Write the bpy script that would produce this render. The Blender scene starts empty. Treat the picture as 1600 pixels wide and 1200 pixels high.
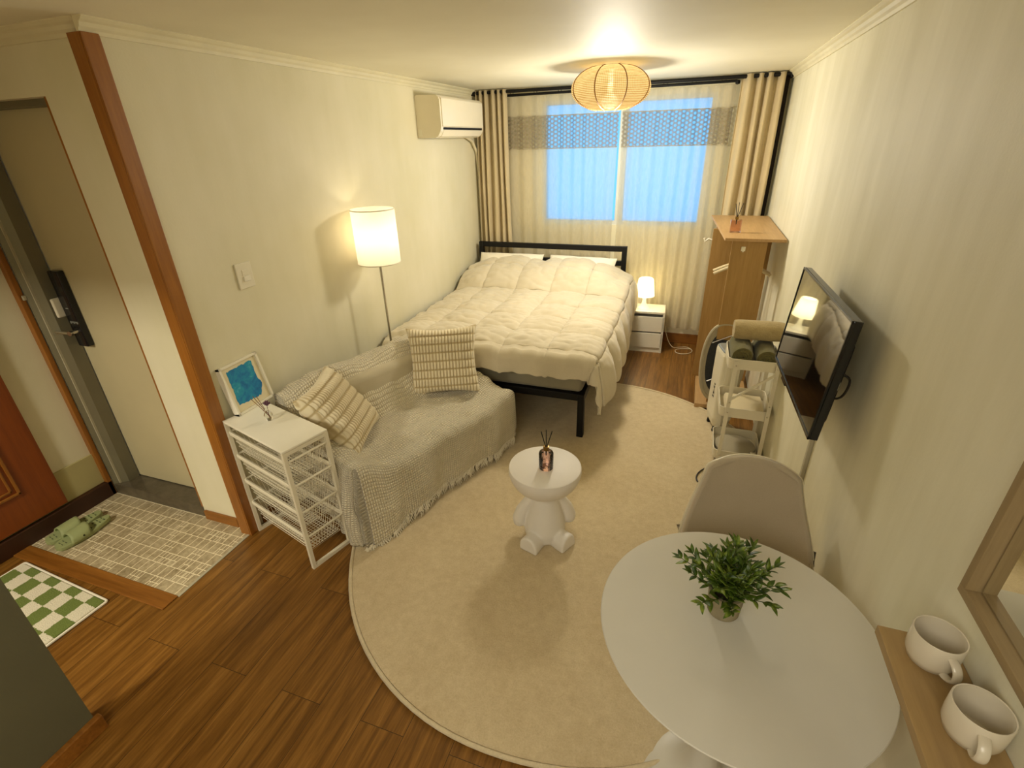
import bpy, bmesh, math, random
from mathutils import Vector, Matrix, Quaternion, noise
PI = math.pi
random.seed(7)
C = bpy.context.scene.collection

# ------------------------------------------------------------------ camera
def rotm():
    pitch, roll, yaw = math.radians(26.26), math.radians(-1.69), math.radians(19.86)
    return Matrix.Rotation(yaw, 3, 'Z') @ Matrix.Rotation(PI/2 - pitch, 3, 'X') @ Matrix.Rotation(roll, 3, 'Z')
cd = bpy.data.cameras.new('camera'); cam = bpy.data.objects.new('camera', cd); C.objects.link(cam)
cd.sensor_fit = 'HORIZONTAL'; cd.sensor_width = 36.0; cd.lens = 772.4/1600*36.0
cd.clip_start = 0.02
cam.matrix_world = Matrix.Translation((0, 0, 1.9)) @ rotm().to_4x4()
bpy.context.scene.camera = cam

# ------------------------------------------------------------------ world, exposure, lights
sc = bpy.context.scene
w = bpy.data.worlds.new('sky'); sc.world = w; w.use_nodes = True
w.node_tree.nodes['Background'].inputs[0].default_value = (0.12, 0.50, 1.0, 1)
w.node_tree.nodes['Background'].inputs[1].default_value = 1.45
vs = sc.view_settings
vs.view_transform = 'Standard'; vs.look = 'None'; vs.gamma = 1.0; vs.use_curve_mapping = False
vs.exposure = 0.30
WARM = (1.0, 0.80, 0.52)
def area_light(name, loc, size, power, col, rot=(0, 0, 0), sy=None):
    l = bpy.data.lights.new(name, 'AREA'); l.energy = power; l.color = col; l.size = size
    if sy: l.shape = 'RECTANGLE'; l.size_y = sy
    o = bpy.data.objects.new(name, l); C.objects.link(o); o.location = loc; o.rotation_euler = rot
    return o
# corridor lamp and added kitchen-end fill, behind the viewpoint (fixtures are built below)
area_light('kitchen_end_fill_light', (-0.5, -1.1, 2.245), 1.5, 25, (1, 0.95, 0.84))
area_light('corridor_ceiling_light', (-2.45, -0.75, 2.245), 0.3, 46, (1, 0.93, 0.76))
def point_light(name, loc, r, power, col):
    l = bpy.data.lights.new(name, 'POINT'); l.energy = power; l.color = col; l.shadow_soft_size = r
    o = bpy.data.objects.new(name, l); C.objects.link(o); o.location = loc
    return o
PEND = Vector((-0.627, 3.85, 2.19)); FLOORLAMP = Vector((-1.905, 2.79, 0.0)); TLAMP = Vector((-0.345, 4.76, 0.41))
dl = area_light('pendant_bulb_light', PEND + Vector((0, 0, -0.134)), 0.40, 7, (1, 0.92, 0.76)); dl.data.shape = 'DISK'
point_light('pendant_globe_light', PEND + Vector((0, 0, -0.23)), 0.10, 36, (1, 0.92, 0.76))
point_light('pendant_glow_light', PEND + Vector((0, 0, 0.03)), 0.05, 15.0, (1, 0.74, 0.40))
point_light('floor_lamp_bulb_light', FLOORLAMP + Vector((0, 0, 1.38)), 0.04, 1.35, (1, 0.86, 0.62))
point_light('table_lamp_bulb_light', TLAMP + Vector((0, 0, 0.20)), 0.03, 2.2, (1, 0.85, 0.55))

# ------------------------------------------------------------------ material helpers
def lin(c):
    return tuple((v/12.92 if v <= 0.04045 else ((v+0.055)/1.055)**2.4) for v in c)
def hx(s):
    return lin(tuple(int(s[i:i+2], 16)/255 for i in (0, 2, 4)))
class NT:
    def __init__(s, name):
        s.m = bpy.data.materials.new(name); s.m.use_nodes = True
        s.t = s.m.node_tree; s.n = s.t.nodes; s.b = s.n['Principled BSDF']; s.out = s.n['Material Output']
    def N(s, ty, **k):
        x = s.n.new(ty)
        for a, v in k.items(): setattr(x, a, v)
        return x
    def L(s, a, b): s.t.links.new(a, b)
    def co(s, scale=(1, 1, 1), rot=(0, 0, 0), loc=(0, 0, 0), kind='Object'):
        t = s.N('ShaderNodeTexCoord'); m = s.N('ShaderNodeMapping')
        m.inputs['Scale'].default_value = scale; m.inputs['Rotation'].default_value = rot; m.inputs['Location'].default_value = loc
        s.L(t.outputs[kind], m.inputs[0]); return m.outputs[0]
    def noise(s, co, scale, detail=4, rough=0.55, dist=0):
        x = s.N('ShaderNodeTexNoise'); s.L(co, x.inputs['Vector'])
        x.inputs['Scale'].default_value = scale; x.inputs['Detail'].default_value = detail
        x.inputs['Roughness'].default_value = rough; x.inputs['Distortion'].default_value = dist
        return x.outputs['Fac']
    def ramp(s, fac, stops):
        r = s.N('ShaderNodeValToRGB'); e = r.color_ramp.elements
        while len(e) < len(stops): e.new(0.5)
        for k, (p, c) in enumerate(stops):
            e[k].position = p; e[k].color = (*c[:3], 1) if len(c) >= 3 else c
        s.L(fac, r.inputs[0]); return r.outputs[0]
    def math(s, op, a, b=None, c=None):
        x = s.N('ShaderNodeMath', operation=op)
        for k, v in enumerate((a, b, c)):
            if v is None: continue
            if isinstance(v, (int, float)): x.inputs[k].default_value = v
            else: s.L(v, x.inputs[k])
        return x.outputs[0]
    def mix(s, fac, a, b, bt='MIX'):
        x = s.N('ShaderNodeMix', data_type='RGBA', blend_type=bt)
        for k, v in ((0, fac), (6, a), (7, b)):
            if isinstance(v, (int, float)): x.inputs[k].default_value = v
            elif isinstance(v, tuple): x.inputs[k].default_value = (*v[:3], 1)
            else: s.L(v, x.inputs[k])
        return x.outputs[2]
    def bump(s, h, strength=0.3, dist=0.01):
        b = s.N('ShaderNodeBump'); b.inputs['Strength'].default_value = strength; b.inputs['Distance'].default_value = dist
        s.L(h, b.inputs['Height']); s.L(b.outputs[0], s.b.inputs['Normal']); return b
    def rough(s, r): s.b.inputs['Roughness'].default_value = r
def simple(name, col, rough=0.5, metal=0.0, var=0.06, nscale=6.0, bump=0.0, bscale=200.0, spec=None, coat=0):
    t = NT(name); co = t.co()
    n = t.noise(co, nscale, 5)
    a = tuple(v*(1-var) for v in col); b = tuple(min(1, v*(1+var)) for v in col)
    t.L(t.ramp(n, [(0.3, a), (0.7, b)]), t.b.inputs['Base Color'])
    t.rough(rough); t.b.inputs['Metallic'].default_value = metal
    if spec is not None: t.b.inputs['Specular IOR Level'].default_value = spec
    if coat: t.b.inputs['Coat Weight'].default_value = coat; t.b.inputs['Coat Roughness'].default_value = 0.15
    if bump: t.bump(t.noise(co, bscale, 2), bump, 0.002)
    return t.m

def wallpaper(name, c1, c2, streak=0.35, rough=0.6):
    t = NT(name)
    co = t.co((1.0, 1.0, 0.16)); big = t.noise(co, 5.0, 6, 0.6)
    co2 = t.co(); fine = t.noise(co2, 120.0, 3); blot = t.noise(co2, 1.3, 4)
    f = t.math('ADD', t.math('MULTIPLY', big, streak), t.math('MULTIPLY', blot, 1-streak))
    t.L(t.ramp(f, [(0.36, c1), (0.62, c2)]), t.b.inputs['Base Color'])
    t.rough(rough); t.bump(t.math('ADD', fine, t.math('MULTIPLY', big, 0.6)), 0.12, 0.003)
    return t.m

def wood(name, c1, c2, axis='Z', scale=1.0, rough=0.45, bump=0.12, fine=26):
    t = NT(name); st = 0.07
    sc_ = {'X': (st, 1, 1), 'Y': (1, st, 1), 'Z': (1, 1, st)}[axis]
    co = t.co(tuple(v*scale for v in sc_))
    a = t.noise(co, 9.0, 6, 0.65, 0.8); b = t.noise(co, fine*3, 4, 0.6, 0.3)
    f = t.math('ADD', t.math('MULTIPLY', a, 0.6), t.math('MULTIPLY', b, 0.4))
    t.L(t.ramp(f, [(0.34, c1), (0.5, tuple((x+y)/2 for x, y in zip(c1, c2))), (0.66, c2)]), t.b.inputs['Base Color'])
    t.rough(rough); t.bump(b, bump, 0.002); return t.m

def floor_mat():
    t = NT('wood_laminate')
    co = t.co((1, 1, 1), (0, 0, PI/2), (0.825, 0.03, 0))
    br = t.N('ShaderNodeTexBrick'); t.L(co, br.inputs['Vector'])
    br.inputs['Scale'].default_value = 1.0; br.inputs['Brick Width'].default_value = 1.24
    br.inputs['Row Height'].default_value = 0.18; br.inputs['Mortar Size'].default_value = 0.0012
    br.inputs['Mortar Smooth'].default_value = 0.4; br.offset = 0.37; br.offset_frequency = 2
    br.inputs['Color1'].default_value = (0.0, 0, 0, 1); br.inputs['Color2'].default_value = (1, 1, 1, 1)
    br.inputs['Mortar'].default_value = (0.5, 0.5, 0.5, 1)
    # grain, shifted plank by plank
    tc = t.N('ShaderNodeTexCoord'); mp = t.N('ShaderNodeVectorMath', operation='MULTIPLY_ADD')
    t.L(tc.outputs['Object'], mp.inputs[0]); mp.inputs[1].default_value = (1.0, 0.055, 1)
    t.L(br.outputs['Color'], mp.inputs[2])
    a = t.noise(mp.outputs[0], 22.0, 7, 0.68, 1.0); b = t.noise(mp.outputs[0], 90.0, 4, 0.65, 0.4)
    f = t.math('ADD', t.math('MULTIPLY', a, 0.62), t.math('MULTIPLY', b, 0.38))
    g = t.ramp(f, [(0.28, hx('4a2c0c')), (0.44, hx('694414')), (0.56, hx('845a23')), (0.72, hx('a47638'))])
    sep = t.N('ShaderNodeSeparateColor'); t.L(br.outputs['Color'], sep.inputs[0])
    tone = t.math('MULTIPLY_ADD', sep.outputs[0], 0.09, 0.955)
    cc = t.N('ShaderNodeCombineColor')
    for k in range(3): t.L(tone, cc.inputs[k])
    g = t.mix(1.0, g, cc.outputs[0], 'MULTIPLY')
    g = t.mix(br.outputs['Fac'], g, hx('1f0f04'))
    t.L(g, t.b.inputs['Base Color'])
    t.rough(0.36); t.bump(t.math('SUBTRACT', t.math('MULTIPLY', b, 0.5), br.outputs['Fac']), 0.18, 0.002)
    return t.m

def tile_mat():
    t = NT('mosaic_vinyl')
    def brick(co, bw, rh, ms, off=0.5, fr=2, sq=1.0, sqf=2):
        br = t.N('ShaderNodeTexBrick'); t.L(co, br.inputs['Vector'])
        br.inputs['Scale'].default_value = 1.0; br.inputs['Brick Width'].default_value = bw
        br.inputs['Row Height'].default_value = rh; br.inputs['Mortar Size'].default_value = ms
        br.inputs['Mortar Smooth'].default_value = 0.3
        br.offset = off; br.offset_frequency = fr; br.squash = sq; br.squash_frequency = sqf
        br.inputs['Color1'].default_value = (0, 0, 0, 1); br.inputs['Color2'].default_value = (1, 1, 1, 1); br.inputs['Mortar'].default_value = (0, 0, 0, 1)
        return br
    co = t.co()
    b1 = brick(co, 0.044, 0.068, 0.0022, 0.35, 2, 1.5, 3)
    b2 = brick(co, 0.022, 0.034, 0.0020, 0.5, 2, 1.4, 2)
    sep = t.N('ShaderNodeSeparateColor'); t.L(b1.outputs['Color'], sep.inputs[0])
    mask = t.math('GREATER_THAN', sep.outputs[0], 0.72)
    small = t.math('MULTIPLY', mask, b2.outputs['Fac'])
    grout = t.math('MAXIMUM', b1.outputs['Fac'], small)
    n = t.noise(co, 45.0, 5, 0.7); n2 = t.noise(co, 9.0, 4)
    stone = t.ramp(t.math('ADD', t.math('MULTIPLY', n, 0.6), t.math('MULTIPLY', n2, 0.4)), [(0.34, hx('8a7a58')), (0.5, hx('ad9d7c')), (0.68, hx('cabb98'))])
    t.L(t.mix(grout, stone, hx('f2e6c4')), t.b.inputs['Base Color'])
    t.rough(0.5); t.bump(grout, 0.15, 0.001); return t.m

def fabric(name, c1, c2, weave=0.0, wscale=300.0, rough=0.9, bstr=0.3, sheen=0.3, big=3.0):
    t = NT(name); co = t.co(); n = t.noise(co, 300, 3); b = t.noise(co, big, 4)
    t.L(t.ramp(t.math('ADD', t.math('MULTIPLY', n, .35), t.math('MULTIPLY', b, .65)), [(0.35, c1), (0.65, c2)]), t.b.inputs['Base Color'])
    t.rough(rough); t.b.inputs['Sheen Weight'].default_value = sheen; t.b.inputs['Specular IOR Level'].default_value = 0.2
    t.bump(n, bstr, 0.002); return t.m

def rug_mat(name, c1, c2):
    t = NT(name); co = t.co(); n = t.noise(co, 160, 4, 0.7, 0.6); b = t.noise(co, 2.2, 4); mm = t.noise(co, 28, 4, .65)
    f = t.math('ADD', t.math('MULTIPLY', n, .4), t.math('ADD', t.math('MULTIPLY', b, .25), t.math('MULTIPLY', mm, .35)))
    t.L(t.ramp(f, [(0.36, c1), (0.64, c2)]), t.b.inputs['Base Color'])
    t.rough(1.0); t.b.inputs['Specular IOR Level'].default_value = 0.1; t.b.inputs['Sheen Weight'].default_value = 0.25
    t.bump(t.math('ADD', n, mm), 0.7, 0.006); return t.m

def waffle_mat():
    t = NT('waffle_throw_cotton'); co = t.co(kind='UV')
    s = t.N('ShaderNodeSeparateXYZ'); t.L(co, s.inputs[0])
    def ridge(o): return t.math('ABSOLUTE', t.math('SINE', t.math('MULTIPLY', o, PI/0.0135)))
    h = t.math('MINIMUM', ridge(s.outputs[0]), ridge(s.outputs[1]))
    n = t.noise(t.co(), 5.0, 4)
    c = t.ramp(t.math('ADD', t.math('MULTIPLY', h, 0.5), t.math('MULTIPLY', n, 0.5)), [(0.12, hx('b9ab8a')), (0.55, hx('eadfc4'))])
    t.L(c, t.b.inputs['Base Color']); t.rough(0.95); t.b.inputs['Specular IOR Level'].default_value = 0.15
    t.b.inputs['Sheen Weight'].default_value = 0.2
    t.bump(h, 1.0, 0.007); return t.m

def glow_mat(name, col, strength, base, transl=0.5):
    t = NT(name)
    e = t.N('ShaderNodeEmission'); e.inputs[0].default_value = (*col, 1); e.inputs[1].default_value = strength
    d = t.N('ShaderNodeBsdfTranslucent'); d.inputs[0].default_value = (*base, 1)
    df = t.N('ShaderNodeBsdfDiffuse'); df.inputs[0].default_value = (*base, 1)
    m = t.N('ShaderNodeMixShader'); m.inputs[0].default_value = 1-transl; t.L(d.outputs[0], m.inputs[1]); t.L(df.outputs[0], m.inputs[2])
    a = t.N('ShaderNodeAddShader'); t.L(e.outputs[0], a.inputs[0]); t.L(m.outputs[0], a.inputs[1]); t.L(a.outputs[0], t.out.inputs[0])
    return t.m

def woven_shade():
    t = NT('woven_rattan_shade'); co = t.co(kind='UV')
    s = t.N('ShaderNodeSeparateXYZ'); t.L(co, s.inputs[0])
    rows = t.math('ABSOLUTE', t.math('SINE', t.math('MULTIPLY', s.outputs[1], PI*34)))
    cols = t.math('ABSOLUTE', t.math('SINE', t.math('MULTIPLY', s.outputs[0], PI*130)))
    n = t.noise(t.co((1, 1, 7)), 26, 4)
    f = t.math('ADD', t.math('MULTIPLY', t.math('MULTIPLY', rows, t.math('MULTIPLY_ADD', cols, .4, .6)), .75), t.math('MULTIPLY', n, .4))
    col = t.ramp(f, [(0.18, hx('8a5a1e')), (0.48, hx('e0b45e')), (0.85, hx('ffe9ae'))])
    e = t.N('ShaderNodeEmission'); t.L(col, e.inputs[0]); e.inputs[1].default_value = 0.44
    d = t.N('ShaderNodeBsdfTranslucent'); t.L(t.mix(1.0, col, (.09, .09, .09), 'MULTIPLY'), d.inputs[0])
    tr = t.N('ShaderNodeBsdfTransparent')
    m = t.N('ShaderNodeMixShader'); m.inputs[0].default_value = 0.05; t.L(d.outputs[0], m.inputs[1]); t.L(tr.outputs[0], m.inputs[2])
    m2 = t.N('ShaderNodeMixShader'); t.L(t.math('GREATER_THAN', f, 0.70), m2.inputs[0])
    t.L(d.outputs[0], m2.inputs[1]); t.L(m.outputs[0], m2.inputs[2])
    a = t.N('ShaderNodeAddShader'); t.L(e.outputs[0], a.inputs[0]); t.L(m2.outputs[0], a.inputs[1]); t.L(a.outputs[0], t.out.inputs[0])
    return t.m

def sheer_mat(name, alpha, col):
    t = NT(name); co = t.co(); s = t.N('ShaderNodeSeparateXYZ'); t.L(co, s.inputs[0])
    n = t.noise(t.co((1, 1, 0.25)), 60, 3)
    d = t.N('ShaderNodeBsdfDiffuse'); d.inputs[0].default_value = (*col, 1)
    tl = t.N('ShaderNodeBsdfTranslucent'); tl.inputs[0].default_value = (*col, 1)
    m = t.N('ShaderNodeMixShader'); m.inputs[0].default_value = 0.5; t.L(d.outputs[0], m.inputs[1]); t.L(tl.outputs[0], m.inputs[2])
    tr = t.N('ShaderNodeBsdfTransparent'); mm = t.N('ShaderNodeMixShader')
    t.L(t.math('MULTIPLY_ADD', n, 0.12, alpha-0.06), mm.inputs[0]); t.L(tr.outputs[0], mm.inputs[1]); t.L(m.outputs[0], mm.inputs[2])
    t.L(mm.outputs[0], t.out.inputs[0]); return t.m

def lace_mat():
    t = NT('hexagon_lace'); co = t.co(); s = t.N('ShaderNodeSeparateXYZ'); t.L(co, s.inputs[0])
    P = 0.030
    x = t.math('MULTIPLY', s.outputs[0], 2*PI/P); z = t.math('MULTIPLY', s.outputs[2], 2*PI/P)
    a = t.math('COSINE', x)
    b = t.math('COSINE', t.math('ADD', t.math('MULTIPLY', x, .5), t.math('MULTIPLY', z, .866)))
    c = t.math('COSINE', t.math('SUBTRACT', t.math('MULTIPLY', x, .5), t.math('MULTIPLY', z, .866)))
    h = t.math('ADD', a, t.math('ADD', b, c))          # peaks at hole centres
    strand = t.math('SUBTRACT', 1.0, t.math('SMOOTH_MIN', 1.0, t.math('MAXIMUM', 0.0, t.math('MULTIPLY_ADD', h, 1.2, 0.3)), 0.1))
    fac = t.math('MULTIPLY_ADD', strand, 0.62, 0.24)
    col = hx('a79b84')
    d = t.N('ShaderNodeBsdfDiffuse'); d.inputs[0].default_value = (*col, 1)
    tl = t.N('ShaderNodeBsdfTranslucent'); tl.inputs[0].default_value = (*col, 1)
    m = t.N('ShaderNodeMixShader'); m.inputs[0].default_value = 0.4; t.L(d.outputs[0], m.inputs[1]); t.L(tl.outputs[0], m.inputs[2])
    tr = t.N('ShaderNodeBsdfTransparent'); mm = t.N('ShaderNodeMixShader')
    t.L(fac, mm.inputs[0]); t.L(tr.outputs[0], mm.inputs[1]); t.L(m.outputs[0], mm.inputs[2]); t.L(mm.outputs[0], t.out.inputs[0])
    return t.m

def glass_mat(name, col, rough=0.02, alpha=0.75):
    t = NT(name)
    g = t.N('ShaderNodeBsdfGlossy'); g.inputs['Roughness'].default_value = rough; g.inputs[0].default_value = (1, 1, 1, 1)
    tr = t.N('ShaderNodeBsdfTransparent'); tr.inputs[0].default_value = (*col, 1)
    f = t.N('ShaderNodeFresnel'); f.inputs[0].default_value = 1.45
    m = t.N('ShaderNodeMixShader'); t.L(f.outputs[0], m.inputs[0]); t.L(tr.outputs[0], m.inputs[1]); t.L(g.outputs[0], m.inputs[2])
    t.L(m.outputs[0], t.out.inputs[0]); return t.m

def frosted_pane():
    t = NT('frosted_pane'); tl = t.N('ShaderNodeBsdfTranslucent'); tl.inputs[0].default_value = (0.9, 0.95, 1, 1)
    tr = t.N('ShaderNodeBsdfTransparent'); m = t.N('ShaderNodeMixShader')
    n = t.noise(t.co(), 3.0, 3); t.L(t.math('MULTIPLY_ADD', n, 0.3, 0.45), m.inputs[0])
    t.L(tl.outputs[0], m.inputs[1]); t.L(tr.outputs[0], m.inputs[2]); t.L(m.outputs[0], t.out.inputs[0]); return t.m

def checker_mat():
    t = NT('checker_pile'); 
    ch = t.N('ShaderNodeTexChecker')
    tc = t.N('ShaderNodeTexCoord'); nz = t.N('ShaderNodeTexNoise'); t.L(tc.outputs['Object'], nz.inputs['Vector']); nz.inputs['Scale'].default_value = 110
    add = t.N('ShaderNodeVectorMath', operation='MULTIPLY_ADD'); t.L(nz.outputs['Color'], add.inputs[0]); add.inputs[1].default_value = (0.012, 0.012, 0)
    t.L(tc.outputs['Object'], add.inputs[2])
    mp = t.N('ShaderNodeMapping'); t.L(add.outputs[0], mp.inputs[0]); mp.inputs['Scale'].default_value = (1/0.083, 1/0.083, 0); mp.inputs['Location'].default_value = (-.07, -.07, .5)
    t.L(mp.outputs[0], ch.inputs['Vector']); ch.inputs['Scale'].default_value = 1
    ch.inputs[1].default_value = (*hx('f3ead0'), 1); ch.inputs[2].default_value = (*hx('76863f'), 1)
    n = t.noise(t.co(), 220, 4)
    t.L(t.mix(0.35, ch.outputs[0], t.ramp(n, [(0.3, (.25, .25, .25)), (.7, (1, 1, 1))]), 'MULTIPLY'), t.b.inputs['Base Color'])
    t.rough(1); t.bump(n, 0.8, 0.006); return t.m

def art_mat():
    t = NT('blue_watercolour'); co = t.co(); n = t.noise(co, 14, 6, .6, 1.0); n2 = t.noise(co, 60, 5)
    f = t.math('ADD', t.math('MULTIPLY', n, .75), t.math('MULTIPLY', n2, .25))
    t.L(t.ramp(f, [(.3, hx('0d5a94')), (.46, hx('1179ae')), (.58, hx('1f93b0')), (.72, hx('74b9cf'))]), t.b.inputs['Base Color']); t.rough(.7)
    return t.m

M = {}
M['wall'] = wallpaper('cream_wallpaper', hx('d9d2b0'), hx('e6dfc4'))
M['part'] = wallpaper('olive_grey_partition_shade', hx('58553f'), hx('605d45'), 0.1)  # the partition's shade is put into this dark olive colour
M['wall_r'] = wallpaper('cream_wallpaper_streaked', hx('d6d0b2'), hx('e9e4cc'), 0.6)
M['ceil'] = wallpaper('ceiling_paper', hx('e6e0c8'), hx('ede8d2'), 0.1)
M['crown'] = simple('painted_moulding', hx('e2dab9'), 0.5)
M['band'] = simple('pale_skirting_paint', hx('b5ab78'), 0.6)
M['floor'] = floor_mat(); M['tile'] = tile_mat()
M['trim'] = wood('orange_brown_trim', hx('85501a'), hx('a56a24'), 'Z', 1.0, 0.35)
M['trim_x'] = wood('brown_trim_flat', hx('6f420f'), hx('9c6526'), 'X', 1.0, 0.4)
M['base_d'] = simple('dark_brown_skirting', hx('3a1d0a'), 0.5, var=.2)
M['door_w'] = wood('reddish_door_veneer', hx('743408'), hx('904710'), 'Z', 0.7, 0.35)
M['steel_door'] = simple('painted_steel_door', hx('c9bd97'), 0.28, var=0.04, nscale=2)
M['steel_fr'] = simple('grey_steel_frame', hx('77715a'), 0.4, 0.2)
M['seal'] = simple('pale_rubber_seal', hx('b5ad93'), 0.6)
M['stone'] = simple('dark_stone_sill', hx('5a5140'), 0.18, var=.2, nscale=20)
M['black'] = simple('black_powder_coat', (0.006, 0.0055, 0.0055), 0.5, spec=0.25)
M['blackgloss'] = simple('black_gloss_plastic', (0.008, 0.008, 0.009), 0.12)
M['white'] = simple('white_lacquer', hx('ece6d2'), 0.35, var=.02)
M['whitemetal'] = simple('white_powder_coat', hx('e4dcc4'), 0.4, var=.02)
M['offwhite'] = simple('off_white_plastic', hx('e9e2cb'), 0.3, var=.02)
M['ac'] = simple('air_conditioner_plastic', hx('ece3cc'), 0.18, var=.02)
M['table'] = simple('white_table_laminate', hx('d2cdbf'), 0.38, var=.02)
M['bear'] = simple('matt_white_resin', hx('e9e3da'), 0.55, var=.02, bump=.1)
M['drape'] = fabric('beige_drape', hx('c0af8a'), hx('cebd98'), big=4)
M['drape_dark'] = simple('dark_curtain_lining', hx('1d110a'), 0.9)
M['sheer'] = sheer_mat('white_sheer', 0.50, hx('e9dfc6'))
M['lace'] = lace_mat()
M['quilt'] = fabric('cream_quilt_cotton', hx('c9bda1'), hx('d8cdb4'), bstr=.15)
M['pillow'] = fabric('white_pillow_cotton', hx('efe6d0'), hx('f3ecda'), bstr=.1)
M['mattress'] = fabric('grey_mattress_ticking', hx('8d8670'), hx('9c947c'), bstr=.2)
M['throw'] = waffle_mat()
M['fringe'] = fabric('throw_fringe_cotton', hx('e2d8be'), hx('efe6cf'))
M['sofa'] = fabric('sofa_upholstery', hx('b3a88c'), hx('c0b59a'))
def ribmat():
    t = NT('ribbed_cushion_chenille'); at = t.N('ShaderNodeAttribute'); at.attribute_name = 'rib'
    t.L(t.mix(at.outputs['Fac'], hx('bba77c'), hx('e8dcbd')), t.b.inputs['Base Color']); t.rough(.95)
    t.b.inputs['Sheen Weight'].default_value = .2; t.bump(t.noise(t.co(), 300, 3), .3, .002); return t.m
M['rib_cushion'] = ribmat()
M['cushion'] = fabric('ribbed_cushion_plush', hx('d8c8a4'), hx('e8dab9'), bstr=.3)
M['rug'] = rug_mat('beige_rug_pile', hx('c6b088'), hx('e0cea8'))
M['rugedge'] = rug_mat('rug_piping', hx('d2c09a'), hx('e6d6b3'))
M['checker'] = checker_mat()
M['oak'] = wood('light_oak_board', hx('94713a'), hx('b08b50'), 'Z', 1.0, 0.5)
M['oak_y'] = wood('light_oak_top', hx('a98556'), hx('c39f6d'), 'Y', 1.0, 0.45)
M['oakframe'] = wood('oak_mirror_frame_v', hx('8a7551'), hx('a58e66'), 'Z', 1.0, 0.5)
M['oakframe_y'] = wood('oak_mirror_frame_h', hx('8a7551'), hx('a58e66'), 'Y', 1.0, 0.5)
M['shelf'] = wood('oak_shelf', hx('94784e'), hx('b0925f'), 'Y', 1.0, 0.45)
M['chairfab'] = fabric('taupe_chair_fabric', hx('b9ab92'), hx('c4b69d'), bstr=.35)
M['chairedge'] = simple('cream_shell_plastic', hx('e3d9bd'), 0.4)
M['beech'] = wood('beech_leg', hx('b98f55'), hx('cda56b'), 'Z')
M['mug'] = simple('white_ceramic', hx('dcd2bc'), 0.25, var=.02, coat=.4)
M['concrete'] = simple('grey_concrete', hx('8f8467'), 0.9, var=.15, nscale=30, bump=.3, bscale=120)
M['soil'] = simple('dark_soil', hx('2a2012'), 1, var=.3, nscale=60)
M['stem'] = simple('plant_stem', hx('4c5a22'), 0.6)
def leafmat():
    t = NT('leaf_green'); g = t.N('ShaderNodeNewGeometry'); 
    n = t.noise(t.co(), 38, 3); t.L(t.ramp(n, [(.3, hx('263c08')), (.5, hx('4c6516')), (.70, hx('8c9c38'))]), t.b.inputs['Base Color']); t.rough(.42); return t.m
M['leaf'] = leafmat()
M['slide'] = simple('sage_green_foam', hx('98a06c'), 0.6, var=.03, bump=.15, bscale=300)
M['slide_in'] = simple('sage_green_footbed_marks', hx('5c6440'), 0.8)
M['towel_t'] = rug_mat('tan_towel_terry', hx('a9966a'), hx('c2ae80'))
M['towel_o'] = rug_mat('olive_towel_terry', hx('5b5632'), hx('746d45'))
M['coat'] = fabric('cream_linen', hx('d4c49c'), hx('e0d1ab'))
M['greyplast'] = simple('grey_plastic', hx('868781'), 0.3)
M['perf'] = simple('black_perforated_metal', (0.01, 0.012, 0.015), 0.5, var=.4, nscale=90)
M['greige'] = fabric('greige_board_cover', hx('a49a80'), hx('b1a78d'))
M['chrome'] = simple('brushed_chrome', (.62, .6, .55), 0.22, 1.0)
M['brass'] = simple('aged_brass_collar', hx('8a6a33'), 0.3, 0.8)
M['pinkglass'] = glass_mat('smoky_pink_glass', (0.93, 0.85, 0.81))
M['clearglass'] = glass_mat('clear_glass', (0.93, 0.93, 0.90))
M['liquid'] = glass_mat('rose_fragrance_liquid', (0.90, 0.76, 0.70))
M['label'] = simple('dark_label_print', hx('4a2c22'), 0.6)
M['reed'] = simple('black_reed', (0.012, 0.008, 0.006), 0.7)
M['dryreed'] = simple('brown_dried_stem', hx('7a5426'), 0.8)
M['flower'] = simple('dried_purple_flower', hx('6a4858'), 0.95, var=.4, nscale=80, bump=.5)
M['cable'] = simple('white_cable', hx('e6dcbe'), 0.4)
M['cabled'] = simple('dark_cable', hx('2c2620'), 0.5)
M['paper'] = simple('mat_board', hx('e4d8b4'), 0.8, var=.02)
M['art'] = art_mat()
M['ink'] = simple('dark_marks', hx('3c3524'), 0.6)
def screen():
    t = NT('dark_tv_screen'); t.b.inputs['Base Color'].default_value = (0.006, 0.006, 0.006, 1); t.rough(0.03)
    t.b.inputs['Specular IOR Level'].default_value = 1.0; t.b.inputs['IOR'].default_value = 2.6
    return t.m
M['screen'] = screen()
def mirror():
    t = NT('mirror_silver'); t.b.inputs['Base Color'].default_value = (.86, .87, .84, 1); t.b.inputs['Metallic'].default_value = 1; t.rough(0.01); return t.m
M['mirror'] = mirror()
M['rattan'] = woven_shade()
M['rib'] = simple('rattan_rib', hx('8a5c1e'), 0.7)
M['bulb'] = glow_mat('bulb_glow', (1, .9, .7), 5.0, (.9, .85, .7), 0.3)
M['shade_fl'] = glow_mat('lamp_shade_fabric', (1, .84, .58), 0.16, (.93, .88, .76), 0.6)
M['shade_tl'] = glow_mat('opal_lamp_shade', (1, .88, .55), 0.5, (.95, .93, .80), 0.6)
M['lampbase'] = glow_mat('opal_lamp_base', (1, .9, .60), 0.22, (.92, .90, .78), 0.3)
M['pane'] = frosted_pane()
M['winframe'] = simple('white_window_frame', hx('cfd0c8'), 0.5)
M['fixture'] = glow_mat('ceiling_fixture_diffuser', (1, .9, .7), 1.0, (.9, .9, .85), 0.2)

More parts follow.
